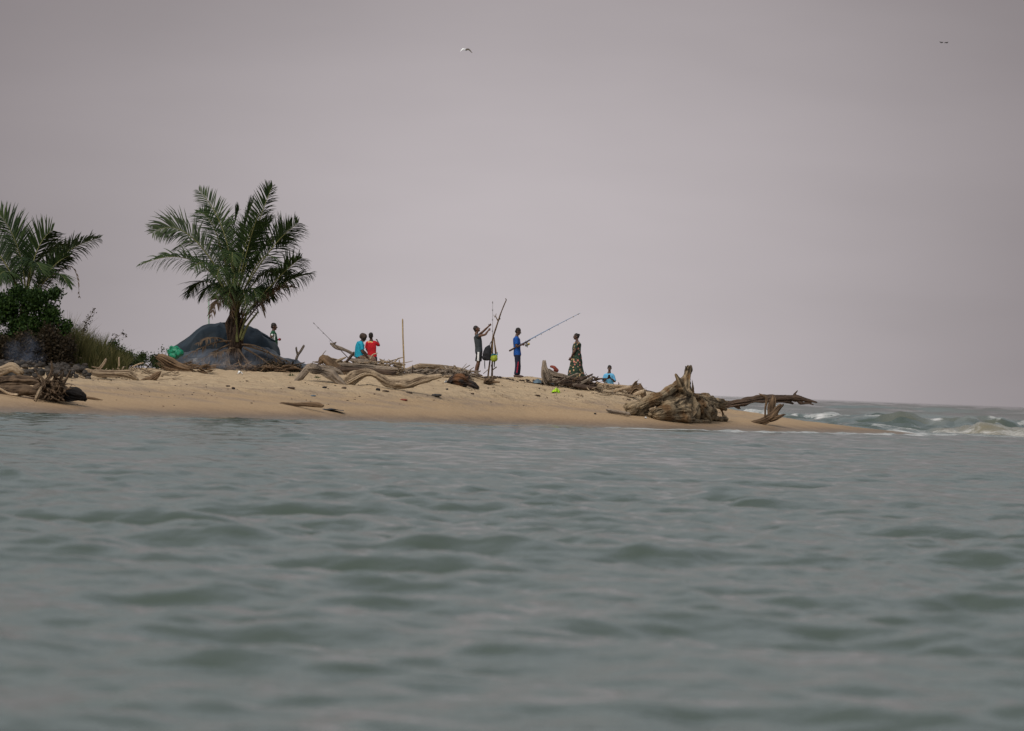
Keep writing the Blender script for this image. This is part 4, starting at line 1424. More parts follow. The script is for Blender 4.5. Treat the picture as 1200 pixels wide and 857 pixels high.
DT = 188.0
V, Q = drape([(200, 412), (206, 407), (216, 401), (228, 392), (238, 384), (248, 381), (258, 380), (272, 381), (290, 384), (304, 389), (314, 394), (322, 400), (325, 410), (326, 416)],
             DT, 1.5, (428, 428), 0.17, 31, nx=120, ny=60)
tent = thing('tarpaulin_shelter', 'low domed shelter of dark blue grey tarpaulin behind the young palm', 'shelter', P(262, 428, DT))
put('tarpaulin', V, Q, M['tarp'], tent)
V, Fc = tube([P(x, y, DT - 0.1) for x, y in ((201, 411), (228, 391.5), (258, 379.3), (290, 383.5), (322, 400))], [0.03] * 5, 8)
put('ridge_pole', V, Fc, M['tarp'], tent)
V, Q = drape([(206, 418), (222, 414), (250, 411), (285, 409), (310, 408), (318, 411), (330, 420), (338, 423), (352, 425), (366, 430)], DT - 2.2, 1.5, (438, 436), 0.20, 41, power=0.7)
tag(put('plastic_sheet', V, Q, M['tarpblack'], None), 'crumpled black plastic sheet heaped under the shelter and the palm foot', 'sheet')
V, Fc = tube([P(245, 430, DT + 1.6), P(244.8, 390, DT + 1.6), P(244.6, 350, DT + 1.6)], [0.028, 0.026, 0.024], 8)
tag(put('thin_pole', V, Fc, M['greenpole']), 'thin pale green pole rising behind the shelter left of the palm', 'pole')
D = 183.5
b_ = [ball(P(x, y, D + dd), (pxr(rx, D), pxr(rx, D) * .8, pxr(ry, D))) for x, y, rx, ry, dd in ((206, 411, 5.5, 4.5, 0), (200, 412.5, 4, 3.6, .1), (210, 414, 4.5, 4, -.1), (201, 407.5, 1.6, 2.6, 0), (205, 417, 6, 3, 0))]
V, Q, nn = remesh(*join(b_), 0.012, 1)
V = V + nn * (0.035 * (1 - 2 * np.abs(vnoise(V * 9, 3))))[:, None]
tag(put('plastic_bag', V, Q, M['greenbag']), 'bright green knotted plastic bag at the left corner of the tarpaulin shelter', 'bag')


# ------------------------------------------------------------------ loose litter
def lumps(spots, seed, mesh_seg=8, jag=0.35):
    V, Fc, o_ = [], [], 0
    r = np.random.default_rng(seed)
    for (c, rad) in spots:
        v, f = ball((0, 0, 0), 1.0, mesh_seg, 6)
        v = v * (1 + jag * vnoise(v * 1.3 + r.random(3) * 50, seed))[:, None]
        a = r.random() * 6.28
        v = v * np.asarray(rad)
        v = v @ np.array([[math.cos(a), math.sin(a), 0], [-math.sin(a), math.cos(a), 0], [0, 0, 1]])
        V.append(v + c)
        Fc += [tuple(i + o_ for i in q) for q in f]
        o_ += len(v)
    return np.vstack(V), Fc


def on_sand(px, py, dd=0.0):
    D = G(px, py) + dd
    x = (px - 600) / F * D
    return np.array([x, D, tz(x, D)])


r = np.random.default_rng(77)
sp_ = []
for k in range(420):
    px = r.uniform(-40, 106)
    py = r.uniform(427, 446) if px > 60 else r.uniform(424, 446)
    c = on_sand(px, min(py, 446))
    s = r.uniform(0.03, 0.11)
    sp_.append((c + np.array([0, 0, s * 0.5 + r.random() * 0.16]), (s * 1.3, s, s * .8)))
V, Fc = lumps(sp_, 5, 9, .65)
tag(put('rubble', V, Fc, M['ash'], smooth_shade=False), 'heap of charred grey and black rubble behind the brown trunks at the left edge', 'rubble', kind='stuff')


def sticks(n, x0, x1, y0, y1, lift, seed, lmin=.08, lmax=.5, rad=.012, dd=0.0, D=None):
    r = np.random.default_rng(seed)
    parts = []
    for k in range(n):
        px, py = r.uniform(x0, x1), r.uniform(y0, y1)
        if D is None:
            c = on_sand(px, py, dd + r.random() * 0.6)
            c[2] += r.random() * lift
        else:
            c = P(px, py, D + r.uniform(-0.5, 0.9))
        a = r.random() * 3.14
        L = r.uniform(lmin, lmax)
        e = c + np.array([math.cos(a) * L, math.sin(a) * L, r.normal() * 0.20 * L])
        mdl = (c + e) / 2 + r.normal(size=3) * L * 0.08
        q = rad * r.uniform(.5, 1.8)
        v, f = tube([c, mdl, e], [q, q * .9, q * .5], 5, step=L, cap=.3)
        parts.append((v, f))
    return join(parts)


V, Fc = sticks(620, 446, 548, 434, 446, 0.16, 61, .1, .6, .022, D=186)
V = np.asarray(V)
tag(put('driftwood_litter', V, Fc, M['grey'], attrs={'grain_shade': RNG.random(len(V))}), 'matted heap of broken sticks and chips under the flat capping trunk', 'driftwood litter', kind='stuff')
V, Fc = sticks(420, 380, 470, 424, 444, 0.14, 62, .1, .6, .022, D=184.4)
tag(put('driftwood_litter', V, Fc, M['tan'], attrs={'grain_shade': RNG.random(len(V))}), 'small sticks strewn through the heap below the seated group', 'driftwood litter', kind='stuff')
V, Fc = sticks(420, 205, 345, 428, 442, 0.10, 63, .1, .7, .018, D=182)
tag(put('driftwood_litter', V, Fc, M['brown'], attrs={'grain_shade': RNG.random(len(V))}), 'brown stalks and twigs littering the sand before the shelter', 'driftwood litter', kind='stuff')
V, Fc = sticks(150, 690, 760, 452, 467, 0.12, 64, .08, .5, .016)
tag(put('driftwood_litter', V, Fc, M['tan'], attrs={'grain_shade': RNG.random(len(V))}), 'small sticks packed into the heap below the light blue top', 'driftwood litter', kind='stuff')
V, Fc = sticks(150, 100, 210, 432, 446, 0.05, 65, .08, .5, .014)
tag(put('driftwood_litter', V, Fc, M['tan'], attrs={'grain_shade': RNG.random(len(V))}), 'thin sticks on the sand along the foot of the grass', 'driftwood litter', kind='stuff')
V, Fc = sticks(150, 655, 700, 442, 455, 0.12, 66, .1, .55, .018, D=Dr)
tag(put('driftwood_litter', V, Fc, M['dark'], attrs={'grain_shade': RNG.random(len(V))}), 'dark sticks packed into the heap below the floral dress', 'driftwood litter', kind='stuff')
# leaf litter at the palm foot
sp_ = []
V, Q, vv = leaf_cloud([(P(x, y, 183 + dd), 1, np.array([.5, .5, .16])) for x, y, dd in ((232, 434, 0), (255, 436, -1), (318, 430, -.4), (333, 432, -.6), (345, 434, -.4), (300, 436, -1))], 2600, 0.09, 71)
tag(put('leaf_litter', V, Q, M['dry'], smooth_shade=False, attrs={'v': vv}), 'dead brown leaf litter heaped round the palm foot', 'leaf litter', kind='stuff')
# tide-line crumbs
sp_ = []
for k in range(300):
    px = r.uniform(60, 860)
    up_ = r.random()
    cr = np.interp(px, [0, 350, 470, 600, 700, 800, 870], [445, 446, 444, 449, 459, 476, 486])
    py = cr + (r.random() ** 1.7) * np.interp(px, [0, 500, 800, 870], [32, 34, 18, 9])
    c = on_sand(px, py)
    s = r.uniform(0.006, 0.02)
    sp_.append((c + np.array([0, 0, s * .3]), (s * 2.2, s * 1.4, s * .7)))
V, Fc = lumps(sp_, 15, 6)
tag(put('beach_crumbs', V, Fc, M['burnt'], attrs={'grain_shade': RNG.random(len(V))}), 'dark crumbs of bark and shell strewn over the dry sand', 'debris', kind='stuff')
sp_ = []
for k in range(130):
    px = r.uniform(560, 700)
    c = on_sand(px, np.interp(px, [560, 600, 700], [442, 444.5, 455]) + r.random() * 3)
    s = r.uniform(0.015, 0.05)
    sp_.append((c + np.array([0, 0, s * .4]), (s * 1.6, s, s * .8)))
V, Fc = lumps(sp_, 16, 6)
tag(put('beach_crumbs', V, Fc, M['dark'], attrs={'grain_shade': RNG.random(len(V))}), 'dark lumps of weed and bark along the crest behind the anglers', 'debris', kind='stuff')

for i, (px, py, rx, ry, mt_, nm, lb) in enumerate([
        (513, 465, 6, 1.9, 'stone', 'stone', 'smooth dark grey stone alone on the sand below the charred root lump'),
        (444, 457.5, 2.6, 2.0, 'black', 'bark_piece', 'short black chunk of bark on the sand below the arch of the snaking trunk'),
        (453.5, 460.5, 4, 1.2, 'dark', 'bark_piece', 'flat dark chip right of the short black chunk on the sand'),
        (475, 468.8, 4.8, 1.3, 'redcloth', 'bark_piece', 'rusty red chip on the smooth sand below the snaking trunk'),
        (481, 462.5, 4, .9, 'dark', 'bark_piece', 'thin dark chip between the rusty red chip and the snaking trunk'),
        (342.5, 457, 4.6, 1.4, 'dark', 'bark_piece', 'crooked dark chip left on the sand below the first arching trunk'),
        (381, 455, 2.8, 1.3, 'black', 'bark_piece', 'small black chip under the dip between the two arching trunks'),
        (404, 456, 3.2, 1.1, 'dark', 'bark_piece', 'small dark chip right below the dip between the two arching trunks'),
        (369, 464, 3.2, .9, 'bluetarp', 'bark_piece', 'flat greyish green scrap between the crooked chip and the mottled log'),
        (525, 457, 1.6, 1.2, 'black', 'bark_piece', 'small black pebble left of the smooth dark stone, nearer the charred root'),
        (699.5, 485.5, 1.5, 1.1, 'black', 'bark_piece', 'tiny black chunk just left of the short log touching the huge stump'),
        (274.5, 457.5, 2.1, 1.6, 'burnt', 'bark_piece', 'small dark lump on the sand below the tarpaulin shelter'),
        (268, 454, 2.6, 1.1, 'burnt', 'bark_piece', 'small dark clump just above the dark lump below the shelter'),
        (631.5, 466.5, 3.1, .9, 'dark', 'bark_piece', 'flat dark chip left of the lime green scrap'),
        (555, 463.5, 2, 1, 'dark', 'bark_piece', 'small dark chip on the sand right of the charred root tip'),
        (738, 471, 2.6, .9, 'dark', 'bark_piece', 'flat dark chip on the sand left of the top root of the huge stump'),
        (683, 466.5, 2, 1.6, 'tan', 'clod', 'right one of two small brown clods right of the lime green scrap'),
        (678.5, 465, 1.7, 1.6, 'tan', 'clod', 'left one of two small brown clods right of the lime green scrap')]):
    c = on_sand(px, py + ry * .8)
    D = c[1]
    V, Fc = lumps([((0, 0, 0), (1, 1, 1))], 200 + i, 14, .3)
    V = V * np.array([pxr(rx, D), pxr(rx, D) * .7, pxr(ry, D) * 1.1]) + c + np.array([0, 0, pxr(ry, D) * .6])
    at_ = {'grain_shade': RNG.random(len(V))}
    tag(put(nm, V, Fc, M[mt_], attrs=at_), lb, nm.replace('_', ' '))


def scrap(label, px, py, w_, h_, mat, name, cat, seed, lift=0.0):
    c = on_sand(px, py + h_ / 2)
    D = c[1]
    W_, H_ = pxr(w_, D), pxr(h_, D)
    n = 14
    u, v = np.meshgrid(np.linspace(-1, 1, n), np.linspace(-1, 1, n), indexing='ij')
    z = H_ * (0.5 + 0.4 * vnoise(np.stack([u * 1.6, v * 1.6, u * 0 + seed], -1), seed)) * (1 - 0.75 * u ** 2) * (1 - .6 * v ** 2) * 1.6
    top = np.stack([c[0] + u * W_ / 2, c[1] + v * W_ * .35 + 0.1 * vnoise(np.stack([u, v, u], -1) * 2, seed), c[2] + z + 0.01 + lift], -1).reshape(-1, 3)
    bot = top - np.array([0, 0, 0.008])
    Q = grid_faces(n, n)
    idx = list(range(n)) + [i * n + n - 1 for i in range(1, n)] + [(n - 1) * n + i for i in range(n - 2, -1, -1)] + [i * n for i in range(n - 2, 0, -1)]
    rim = [(a_, b2, b2 + n * n, a_ + n * n) for a_, b2 in zip(idx, idx[1:] + idx[:1])]
    return tag(put(name, np.vstack([top, bot]), np.vstack([Q, Q[:, ::-1] + n * n, np.array(rim)]), M[mat]), label, cat)


scrap('lime green plastic scrap on the open sand below the grey forked root', 652.5, 460, 10, 4.5, 'limebag', 'plastic_scrap', 'litter', 3)
scrap('white plastic scrap beside the charred root lump', 523.5, 449, 5, 3.6, 'plastic', 'plastic_scrap', 'litter', 4)
scrap('white plastic scrap in the litter below the palm foot', 282, 438, 6, 4, 'plastic', 'plastic_scrap', 'litter', 5)
scrap('tiny white shell on the sand before the huge stump', 759, 490.5, 3, 1.4, 'plastic', 'shell', 'shell', 6)
scrap('small white scrap of rubbish in front of the pale weathered log', 127, 431, 4, 3, 'plastic', 'plastic_scrap', 'litter', 7)
scrap('faded blue sheet crumpled on the sand under the grey forked root', 637, 447, 26, 6, 'bluetarp', 'blue_sheet', 'sheet', 8)
scrap('small faded blue sheet between the sticks below the floral dress', 664, 448.5, 18, 5, 'bluetarp', 'blue_sheet', 'sheet', 9)
scrap('long dark blue strip of plastic curving on the wet sand by the mottled log', 390, 481, 30, 2.6, 'tarpblack', 'plastic_strip', 'litter', 10)
D = Dr + .5
V, Q, nn = remesh(*join([tube(*PT([(645, 429.5, 1.3), (649, 431, 2), (652.5, 434.5, 2.2)], D)), ball(P(651, 434, D), pxr(2.4, D))]), .01)
tag(put('red_cloth', V + nn * (.02 * vnoise(V * 12, 2))[:, None], Q, M['redcloth']), 'dull red rag hanging on the grey forked root', 'cloth')


# ------------------------------------------------------------------ people
def nv(v):
    v = np.asarray(v, float)
    return v / (np.linalg.norm(v) + 1e-12)


def hand_parts(wr, d, palm_n, s, curl=0.9):
    """palm, four bent fingers of unequal length and a thumb; d = pointing direction"""
    d, palm_n = nv(d), nv(palm_n)
    palm_n = nv(palm_n - d * np.dot(palm_n, d))
    sd_ = np.cross(d, palm_n)
    out = [tube([wr, wr + d * .045 * s, wr + d * .085 * s], [.024 * s, .032 * s, .031 * s], 10, flat=(palm_n, .55))]
    for k, L in enumerate((.066, .075, .070, .055)):
        b = wr + d * .085 * s + sd_ * (k - 1.5) * .0185 * s
        a1 = nv(d * math.cos(curl * .5) + palm_n * math.sin(curl * .5))
        a2 = nv(d * math.cos(curl * 1.3) + palm_n * math.sin(curl * 1.3))
        a3 = nv(d * math.cos(curl * 2.0) + palm_n * math.sin(curl * 2.0))
        p1 = b + a1 * L * .45 * s
        p2 = p1 + a2 * L * .32 * s
        out.append(tube([b - d * .015 * s, b, p1, p2, p2 + a3 * L * .24 * s], [.009 * s] * 3 + [.0085 * s, .0075 * s], 8, step=.02))
    t0 = wr + d * .03 * s - sd_ * .024 * s
    t1 = t0 + nv(d * .6 - sd_ * .6 + palm_n * .5) * .035 * s
    out.append(tube([wr + d * .02 * s, t0, t1, t1 + nv(d * .9 + palm_n * .6) * .03 * s], [.013 * s, .013 * s, .010 * s, .008 * s], 8, step=.02))
    return out


def rotmat(f, u):
    f, u = nv(f), nv(u)
    r_ = nv(np.cross(f, u))
    u = np.cross(r_, f)
    return np.stack([r_, f, u], 1)     # columns: right, forward, up


def pose(base, f, H, **over):
    """upright joints, facing f (horizontal), then overrides in world space"""
    f = nv(f)
    sd_ = np.array([f[1], -f[0], 0])
    z = np.array([0, 0, 1.0])
    b = np.asarray(base, float)
    J = dict(f=f, s=sd_, H=H)
    for n, h in (('pelvis', .53), ('waist', .62), ('chest', .73), ('upper', .80), ('neck', .855), ('head', .932)):
        J[n] = b + z * h * H
    for q, g in (('R', 1), ('L', -1)):
        J['sh' + q] = b + z * .815 * H + sd_ * g * .108 * H
        J['el' + q] = b + z * .63 * H + sd_ * g * .125 * H
        J['wr' + q] = b + z * .485 * H + sd_ * g * .120 * H + f * .03
        J['hip' + q] = b + z * .51 * H + sd_ * g * .052 * H
        J['kn' + q] = b + z * .28 * H + sd_ * g * .056 * H + f * .012
        J['an' + q] = b + z * .045 * H + sd_ * g * .056 * H
        J['toe' + q] = J['an' + q] + f * .105 * H - z * .028 * H
        J['hd' + q] = None
        J['pn' + q] = None
    J['hf'] = f
    J['hu'] = z
    J.update(over)
    return J


def person(name, label, J, skin, hair, long_hair=0, wide=1.0, curlR=0.8, curlL=0.8):
    H = J['H']
    f, s_ = J['f'], J['s']
    base = (J['anL'] + J['anR']) / 2 - np.array([0, 0, .045 * H])
    t_ = thing(name, label, 'person', base)
    w_ = wide * H
    parts = [tube([J['pelvis'] - [0, 0, .02 * H], J['pelvis'], J['waist'], J['chest'], J['upper'], (J['upper'] + J['neck']) / 2, J['neck']],
                  [.085 * w_, .094 * w_, .078 * w_, .092 * w_, .088 * w_, .055 * w_, .036 * H], 18, flat=(f, .66)),
             tube([J['shL'], J['upper'] + [0, 0, .008 * H], J['shR']], [.036 * H, .042 * H, .036 * H], 12),
             tube([J['neck'] - [0, 0, .02 * H], J['neck'], J['head'] - nv(J['hu']) * .03 * H], [.036 * H, .032 * H, .031 * H], 12)]
    for q in 'LR':
        parts.append(tube([J['sh' + q], (J['sh' + q] * .6 + J['el' + q] * .4), J['el' + q], (J['el' + q] * .65 + J['wr' + q] * .35), J['wr' + q]],
                          [.031 * H, .028 * H, .022 * H, .0225 * H, .0145 * H], 12))
        d = J['hd' + q] if J['hd' + q] is not None else J['wr' + q] - J['el' + q]
        pn = J['pn' + q] if J['pn' + q] is not None else (-s_ if q == 'R' else s_)
        parts += hand_parts(J['wr' + q], d, pn, H / 1.7, curlR if q == 'R' else curlL)
        parts.append(tube([J['hip' + q] + [0, 0, .01 * H], J['hip' + q], J['hip' + q] * .5 + J['kn' + q] * .5, J['kn' + q],
                           J['kn' + q] * .68 + J['an' + q] * .32 - f * .006, J['an' + q]],
                          [.052 * H, .054 * H, .046 * H, .033 * H, .034 * H, .021 * H], 14))
        heel = J['an' + q] - nv(J['toe' + q] - J['an' + q]) * .03 * H - [0, 0, .02 * H]
        parts.append(tube([heel, J['an' + q] - [0, 0, .016 * H], J['toe' + q] * .6 + J['an' + q] * .4 - [0, 0, .004 * H], J['toe' + q]],
                          [.021 * H, .024 * H, .024 * H, .018 * H], 10))
    R_ = rotmat(J['hf'], J['hu'])
    hc = J['head']

    def hp(x, y, z):
        return hc + R_ @ (np.array([x, y, z]) * H)
    parts += [ball(hp(0, -.006, .012), np.array([.045, .054, .052]) * H, 16, 12, R_), ball(hp(0, .016, -.022), np.array([.034, .036, .042]) * H, 14, 10, R_),
              tube([hp(0, .050, .010), hp(0, .064, -.010)], [.005 * H, .009 * H], 8, step=.01), ball(hp(0, .044, -.052), .012 * H),
              ball(hp(0, .052, -.030), np.array([.015, .008, .007]) * H, 10, 8, R_), tube([hp(-.022, .046, .016), hp(.022, .046, .016)], [.006 * H, .006 * H], 8, step=.02)]
    for g in (-1, 1):
        parts.append(ball(hp(g * .046, -.006, -.006), np.array([.006, .013, .018]) * H, 10, 8, R_))
    V, Q, nn = remesh(*join(parts), 0.0075, 2)
    put('body', V, Q, skin, t_)
    for g in (-1, 1):
        v, fc = ball(hp(g * .019, .047, .003), .0065 * H, 10, 8)
        put('eye', v, fc, M['eye'], t_)
        v, fc = ball(hp(g * .019, .0515, .003), .0032 * H, 8, 6)
        put('pupil', v, fc, M['hair'], t_)
    hpz = [ball(hp(0, -.014, .022), np.array([.050, .056, .053]) * H, 16, 12, R_), ball(hp(0, -.030, -.006), np.array([.045, .036, .046]) * H, 14, 10, R_)]
    if long_hair == 1:       # bun
        hpz.append(ball(hp(0, -.066, .030), np.array([.030, .028, .030]) * H, 12, 10, R_))
        hpz.append(ball(hp(0, -.058, .005), np.array([.028, .02, .03]) * H, 12, 10, R_))
    if long_hair == 2:       # bushy
        hpz.append(ball(hp(0, -.022, .022), np.array([.080, .078, .070]) * H, 16, 12, R_))
    V, Q, nn = remesh(*join(hpz), 0.010, 1)
    V = V + nn * (0.006 * fbm(V * 28, 2, 4) * (2 if long_hair == 2 else 1))[:, None]
    put('hair', V, Q, hair, t_)
    return t_, hp


def garment(t_, name, tubes_, mats, paint=None, vox=0.012, wr=0.008, seed=1, label=None):
    V, Q, nn = remesh(*join(tubes_), vox, 2)
    V = V + nn * (wr * fbm(V * np.array([9, 9, 5.0]), 3, seed))[:, None]
    mi = None
    if paint is not None:
        mi = paint(V[Q].mean(1)).astype(int)
    o_ = put(name, V, Q, mats, t_, mat_idx=mi)
    if label:
        o_['label'] = label
    return o_


def shirt_tubes(J, wide=1.0, sleeve=0.75, hem=0.0, puff=1.0):
    H, f = J['H'], J['f']
    w_ = wide * H
    z = np.array([0, 0, 1.0])
    ax = nv(J['upper'] - J['pelvis'])
    o_ = [tube([J['pelvis'] - ax * hem * H, J['pelvis'] + ax * .01 * H, J['waist'], J['chest'], J['upper'], J['upper'] * .45 + J['neck'] * .55],
               [.107 * w_ * puff, .106 * w_ * puff, .096 * w_ * puff, .105 * w_, .098 * w_, .050 * H], 18, cap=.2, flat=(f, .72)),
          tube([J['shL'], J['upper'] + z * .010 * H, J['shR']], [.043 * H, .050 * H, .043 * H], 12)]
    if sleeve > 0:
        for q in 'LR':
            e = J['sh' + q] * (1 - sleeve) + J['el' + q] * sleeve
            o_.append(tube([J['sh' + q], e], [.043 * H, .040 * H], 12, cap=.15))
    return o_


def leg_tubes(J, frac, r0=.064, r1=.052, hip=True):
    """frac 0..2 : 1 = knee, 2 = ankle"""
    H, f = J['H'], J['f']
    o_ = []
    if hip:
        o_.append(tube([J['hipL'] * .5 + J['hipR'] * .5 - [0, 0, .01 * H], J['pelvis'] + [0, 0, .045 * H]], [.098 * H, .092 * H], 16, cap=.3, flat=(f, .74)))
    for q in 'LR':
        p = [J['hip' + q] + [0, 0, .01 * H]]
        rr_ = [r0 * H]
        if frac <= 1:
            p.append(J['hip' + q] * (1 - frac) + J['kn' + q] * frac)
            rr_.append(r1 * H)
        else:
            p += [J['kn' + q], J['kn' + q] * (2 - frac) + J['an' + q] * (frac - 1)]
            rr_ += [r1 * H, r1 * H * .78]
        o_.append(tube(p, rr_, 14, cap=.15))
    return o_


Zup = np.array([0, 0, 1.0])

# -- man in grey vest reaching up to the stick tripod
D = 190.0
q = lambda x, y, dd=0.0: P(x, y, D + dd)
f_ = np.array([1.0, -0.12, 0])
Hh = 1.66
base = q(557.6, 439.6)
base[2] = tz(base[0], base[1])
J = pose(base, f_, Hh)
J.update(pelvis=q(561.2, 412.5), waist=q(561.0, 407), chest=q(560.2, 400), upper=q(559.2, 394.6), neck=q(558.3, 390.6), head=q(558.7, 385.8),
         hf=nv([1, -.15, .38]), hu=nv([-.4, 0, 1]), shR=q(560.0, 394.2, -.17), shL=q(560.0, 394.0, .17),
         elR=q(568.6, 392.2, -.22), elL=q(566.6, 388.2, .14), wrR=q(572.2, 387.6, -.12), wrL=q(572.6, 382.6, .06))
for qq, g in (('R', -1), ('L', 1)):
    J['hip' + qq] = q(561.3, 413.6, g * .09)
    J['kn' + qq] = q(560.2 + (0.6 if g > 0 else 0), 425.6, g * .09)
    J['an' + qq] = base + np.array([0.0 + .03 * g, g * .10, .045 * Hh])
    J['toe' + qq] = J['an' + qq] + np.array([.17, -.02, -.045])
tp, hp = person('person', 'person in dark grey vest and black shorts reaching up to the tripod of sticks', J, M['skin'], M['hair'])
garment(tp, 'vest', shirt_tubes(J, 1.0, 0, .01), M['greytop'], seed=3)


def stripe_white(c):
    l = ((c[:, 0] - (q(560.4, 418)[0])) - (c[:, 2] - q(560, 418)[2]) * 0.02)
    return (np.abs(l) < 0.030) & (c[:, 1] < D - .05)


garment(tp, 'shorts', leg_tubes(J, .80, .066, .060), [M['black'], M['white']], stripe_white, seed=4, label='black shorts with a white side stripe')

# -- man in blue with rod
D = 190.6
f_ = nv([1.0, -0.1, 0])
base = q(606.0, 442.6)
base[2] = tz(base[0], base[1])
Hh = 1.66
J = pose(base, f_, Hh)
J.update(pelvis=q(606.3, 415), waist=q(606.0, 409), chest=q(605.6, 401.8), upper=q(605.3, 397.2), neck=q(605.8, 393), head=q(607.4, 388.6),
         hf=nv([1, -.1, -.42]), hu=nv([.4, 0, 1]), shR=q(604.9, 397.0, -.18), shL=q(605.3, 397.0, .18),
         elR=q(605.4, 406.2, -.24), elL=q(607.0, 405.6, .22), wrR=q(611.6, 404.2, -.13), wrL=q(615.4, 401.8, .06))
for qq, g in (('R', -1), ('L', 1)):
    J['hip' + qq] = q(606.2, 416.8, g * .09)
    J['kn' + qq] = q(606.8 + g * .6, 428.8, g * .09)
    J['an' + qq] = base + np.array([-.01 + .04 * g, g * .10, .045 * Hh])
    J['toe' + qq] = J['an' + qq] + np.array([.17, -.02, -.045])
ROD_A, ROD_B = q(597.2, 411.2, -.16), q(680.0, 367.0, 0.25)
rd = nv(ROD_B - ROD_A)
tp, hp = person('person', 'person in bright blue t-shirt and navy trousers holding a long fishing rod', J, M['skin2'], M['hair'], curlR=1.3, curlL=1.3)
garment(tp, 'shirt', shirt_tubes(J, 1.0, .72, .025), M['blue'], seed=6)


def stripe_red(c):
    zl = q(605, 424)[2], q(605, 437)[2]
    l = c[:, 0] - (q(606.6, 430)[0] + (c[:, 2] - q(606, 430)[2]) * 0.10)
    return (np.abs(l) < 0.020) & (c[:, 1] < D - .04) & (c[:, 2] < zl[0]) & (c[:, 2] > zl[1])


garment(tp, 'trousers', leg_tubes(J, 1.93, .062, .050), [M['navy'], M['redstripe']], stripe_red, seed=7, label='navy trousers with a red side flash')
for qq in 'LR':
    V, Fc = join([tube([J['an' + qq] - [.03, 0, .055], J['toe' + qq] - [-.01, 0, .012]], [.030, .026], 10, flat=(Zup, .45))])
    put('sandal', V, Fc, M['black'], tp)


def fishing_rod(label, A, B, butt, blank, r0, grip, reel_at=None, reel_side=None, guides=(), sag=0.0):
    t_ = thing('fishing_rod', label, 'fishing rod', A)
    pts = [A * (1 - t) + B * t - Zup * sag * math.sin(math.pi * t) * -1 for t in np.linspace(0, 1, 9)]
    V, Fc = tube(pts, np.linspace(r0, r0 * .30, 9), 8, step=.6)
    put('blank', V, Fc, blank, t_)
    d = nv(B - A)
    V, Fc = tube([A, A + d * butt], [r0 * 1.25, r0 * 1.1], 10, step=.3)
    put('grip', V, Fc, grip, t_)
    L = np.linalg.norm(B - A)
    for g in guides:
        c = A * (1 - g) + B * g + Zup * sag * math.sin(math.pi * g) - np.cross(d, [0, 1, 0]) * 0
        dn = nv(np.cross(np.cross(d, Zup), d)) * -1
        R0 = .028 * (1.25 - g)
        ring = [c + dn * (R0 + .012) + (nv(np.cross(d, dn)) * math.cos(a) + dn * math.sin(a)) * R0 for a in np.linspace(0, 2 * math.pi, 13)]
        V, Fc = join([tube(ring, [.004] * 13, 5, step=1), tube([c, c + dn * .014], [.007, .006], 5, step=1), tube([c - d * .03, c + d * .03], [.010, .010], 6, step=1)])
        put('line_guide', V, Fc, M['metal'], t_)
    if reel_at is not None:
        c = A * (1 - reel_at) + B * reel_at
        dn = nv(np.cross(np.cross(d, Zup), d)) * -1
        sdv = nv(np.cross(d, dn))
        bodyc = c + dn * .10
        V, Fc = join([tube([c - d * .05, c + d * .05], [.012, .012], 8, step=.1), tube([c, bodyc], [.014, .022], 8, step=.05), tube([bodyc - d * .04, bodyc + d * .03], [.042, .040], 14, step=.05)])
        rl = put('reel', V, Fc, M['metal'], t_)
        V, Fc = tube([bodyc + d * .035, bodyc + d * .10], [.034, .038], 14, step=.05, cap=.1)
        put('spool', V, Fc, M['gold'], rl)
        V, Fc = join([tube([bodyc, bodyc + sdv * .09, bodyc + sdv * .10 + dn * .07], [.008] * 3, 6, step=.1, smoothc=False), ball(bodyc + sdv * .115 + dn * .075, .018)])
        put('crank', V, Fc, M['black'], rl)
    return t_


fishing_rod('long pale blue fishing rod with dark reel held by the person in bright blue', ROD_A, ROD_B, .78, M['rodblue'], .024, M['cork'],
            reel_at=.225, guides=(.36, .44, .56, .68, .80, .90, .97), sag=-0.03 * 0 + .02)
Dq = 185.6
fishing_rod('thin dark fishing rod leaning on the knobbly branch left of the two seated people', P(408, 419.5, Dq + .8), P(366.8, 378, Dq + .6), .3, M['cork'], .012, M['cork'], guides=(.5, .7, .85, .97))
fishing_rod('thin grey fishing rod standing upright in the tripod of sticks', P(577.3, 441, 190.2), P(577.4, 353, 190.2), .5, M['metal'], .011, M['cork'], guides=(.45, .6, .75, .88, .98))

# -- tripod of sticks with bags
D = 190.0
TR = [('longest forked stick of the tripod, crooked and hooked at its top', [[(571.8, 441.5, 1.0), (574.5, 420, 1.0), (577.3, 398, 1.0), (582, 382, .9), (587, 367, .8), (591, 357, .65), (593.2, 351.8, .6), (592.2, 349.8, .4)],
                                                                             [(583.5, 376, .7), (581, 371, .5), (581.5, 367.5, .3)], [(583.5, 376, .6), (586.5, 373.5, .4)], [(580, 372, .4), (578.6, 369, .3)]], 0),
      ('second stick of the tripod, leaning left from its foot behind the yellow green bag', [[(580.9, 415, 1.0), (580, 405, .9), (578.8, 395, .7)]], .15),
      ('straight dark stick of the tripod set upright under the yellow green bag', [[(576.4, 441, 1.0), (576.8, 425, 1.0), (577.2, 408, .9), (577.6, 394, .7)], [(576.6, 434, .8), (579.5, 432, .6), (581.5, 430.5, .8)], [(576.4, 431, .7), (575.5, 428, .4)]], .2),
      ('short thin stick propped low at the foot of the tripod', [[(566.5, 438, .5), (570, 435, .5), (574, 431.5, .4)]], -.2)]
for i, (lb, br, dd) in enumerate(TR):
    drift('tripod_stick', lb, 'stick', br, D + dd, 'brown', vox=.009, seed=700 + i, group='sticks of the tripod', groove=.1)
bp_ = thing('backpack', 'black backpack hanging on the tripod of sticks', 'backpack', q(570.5, 424))
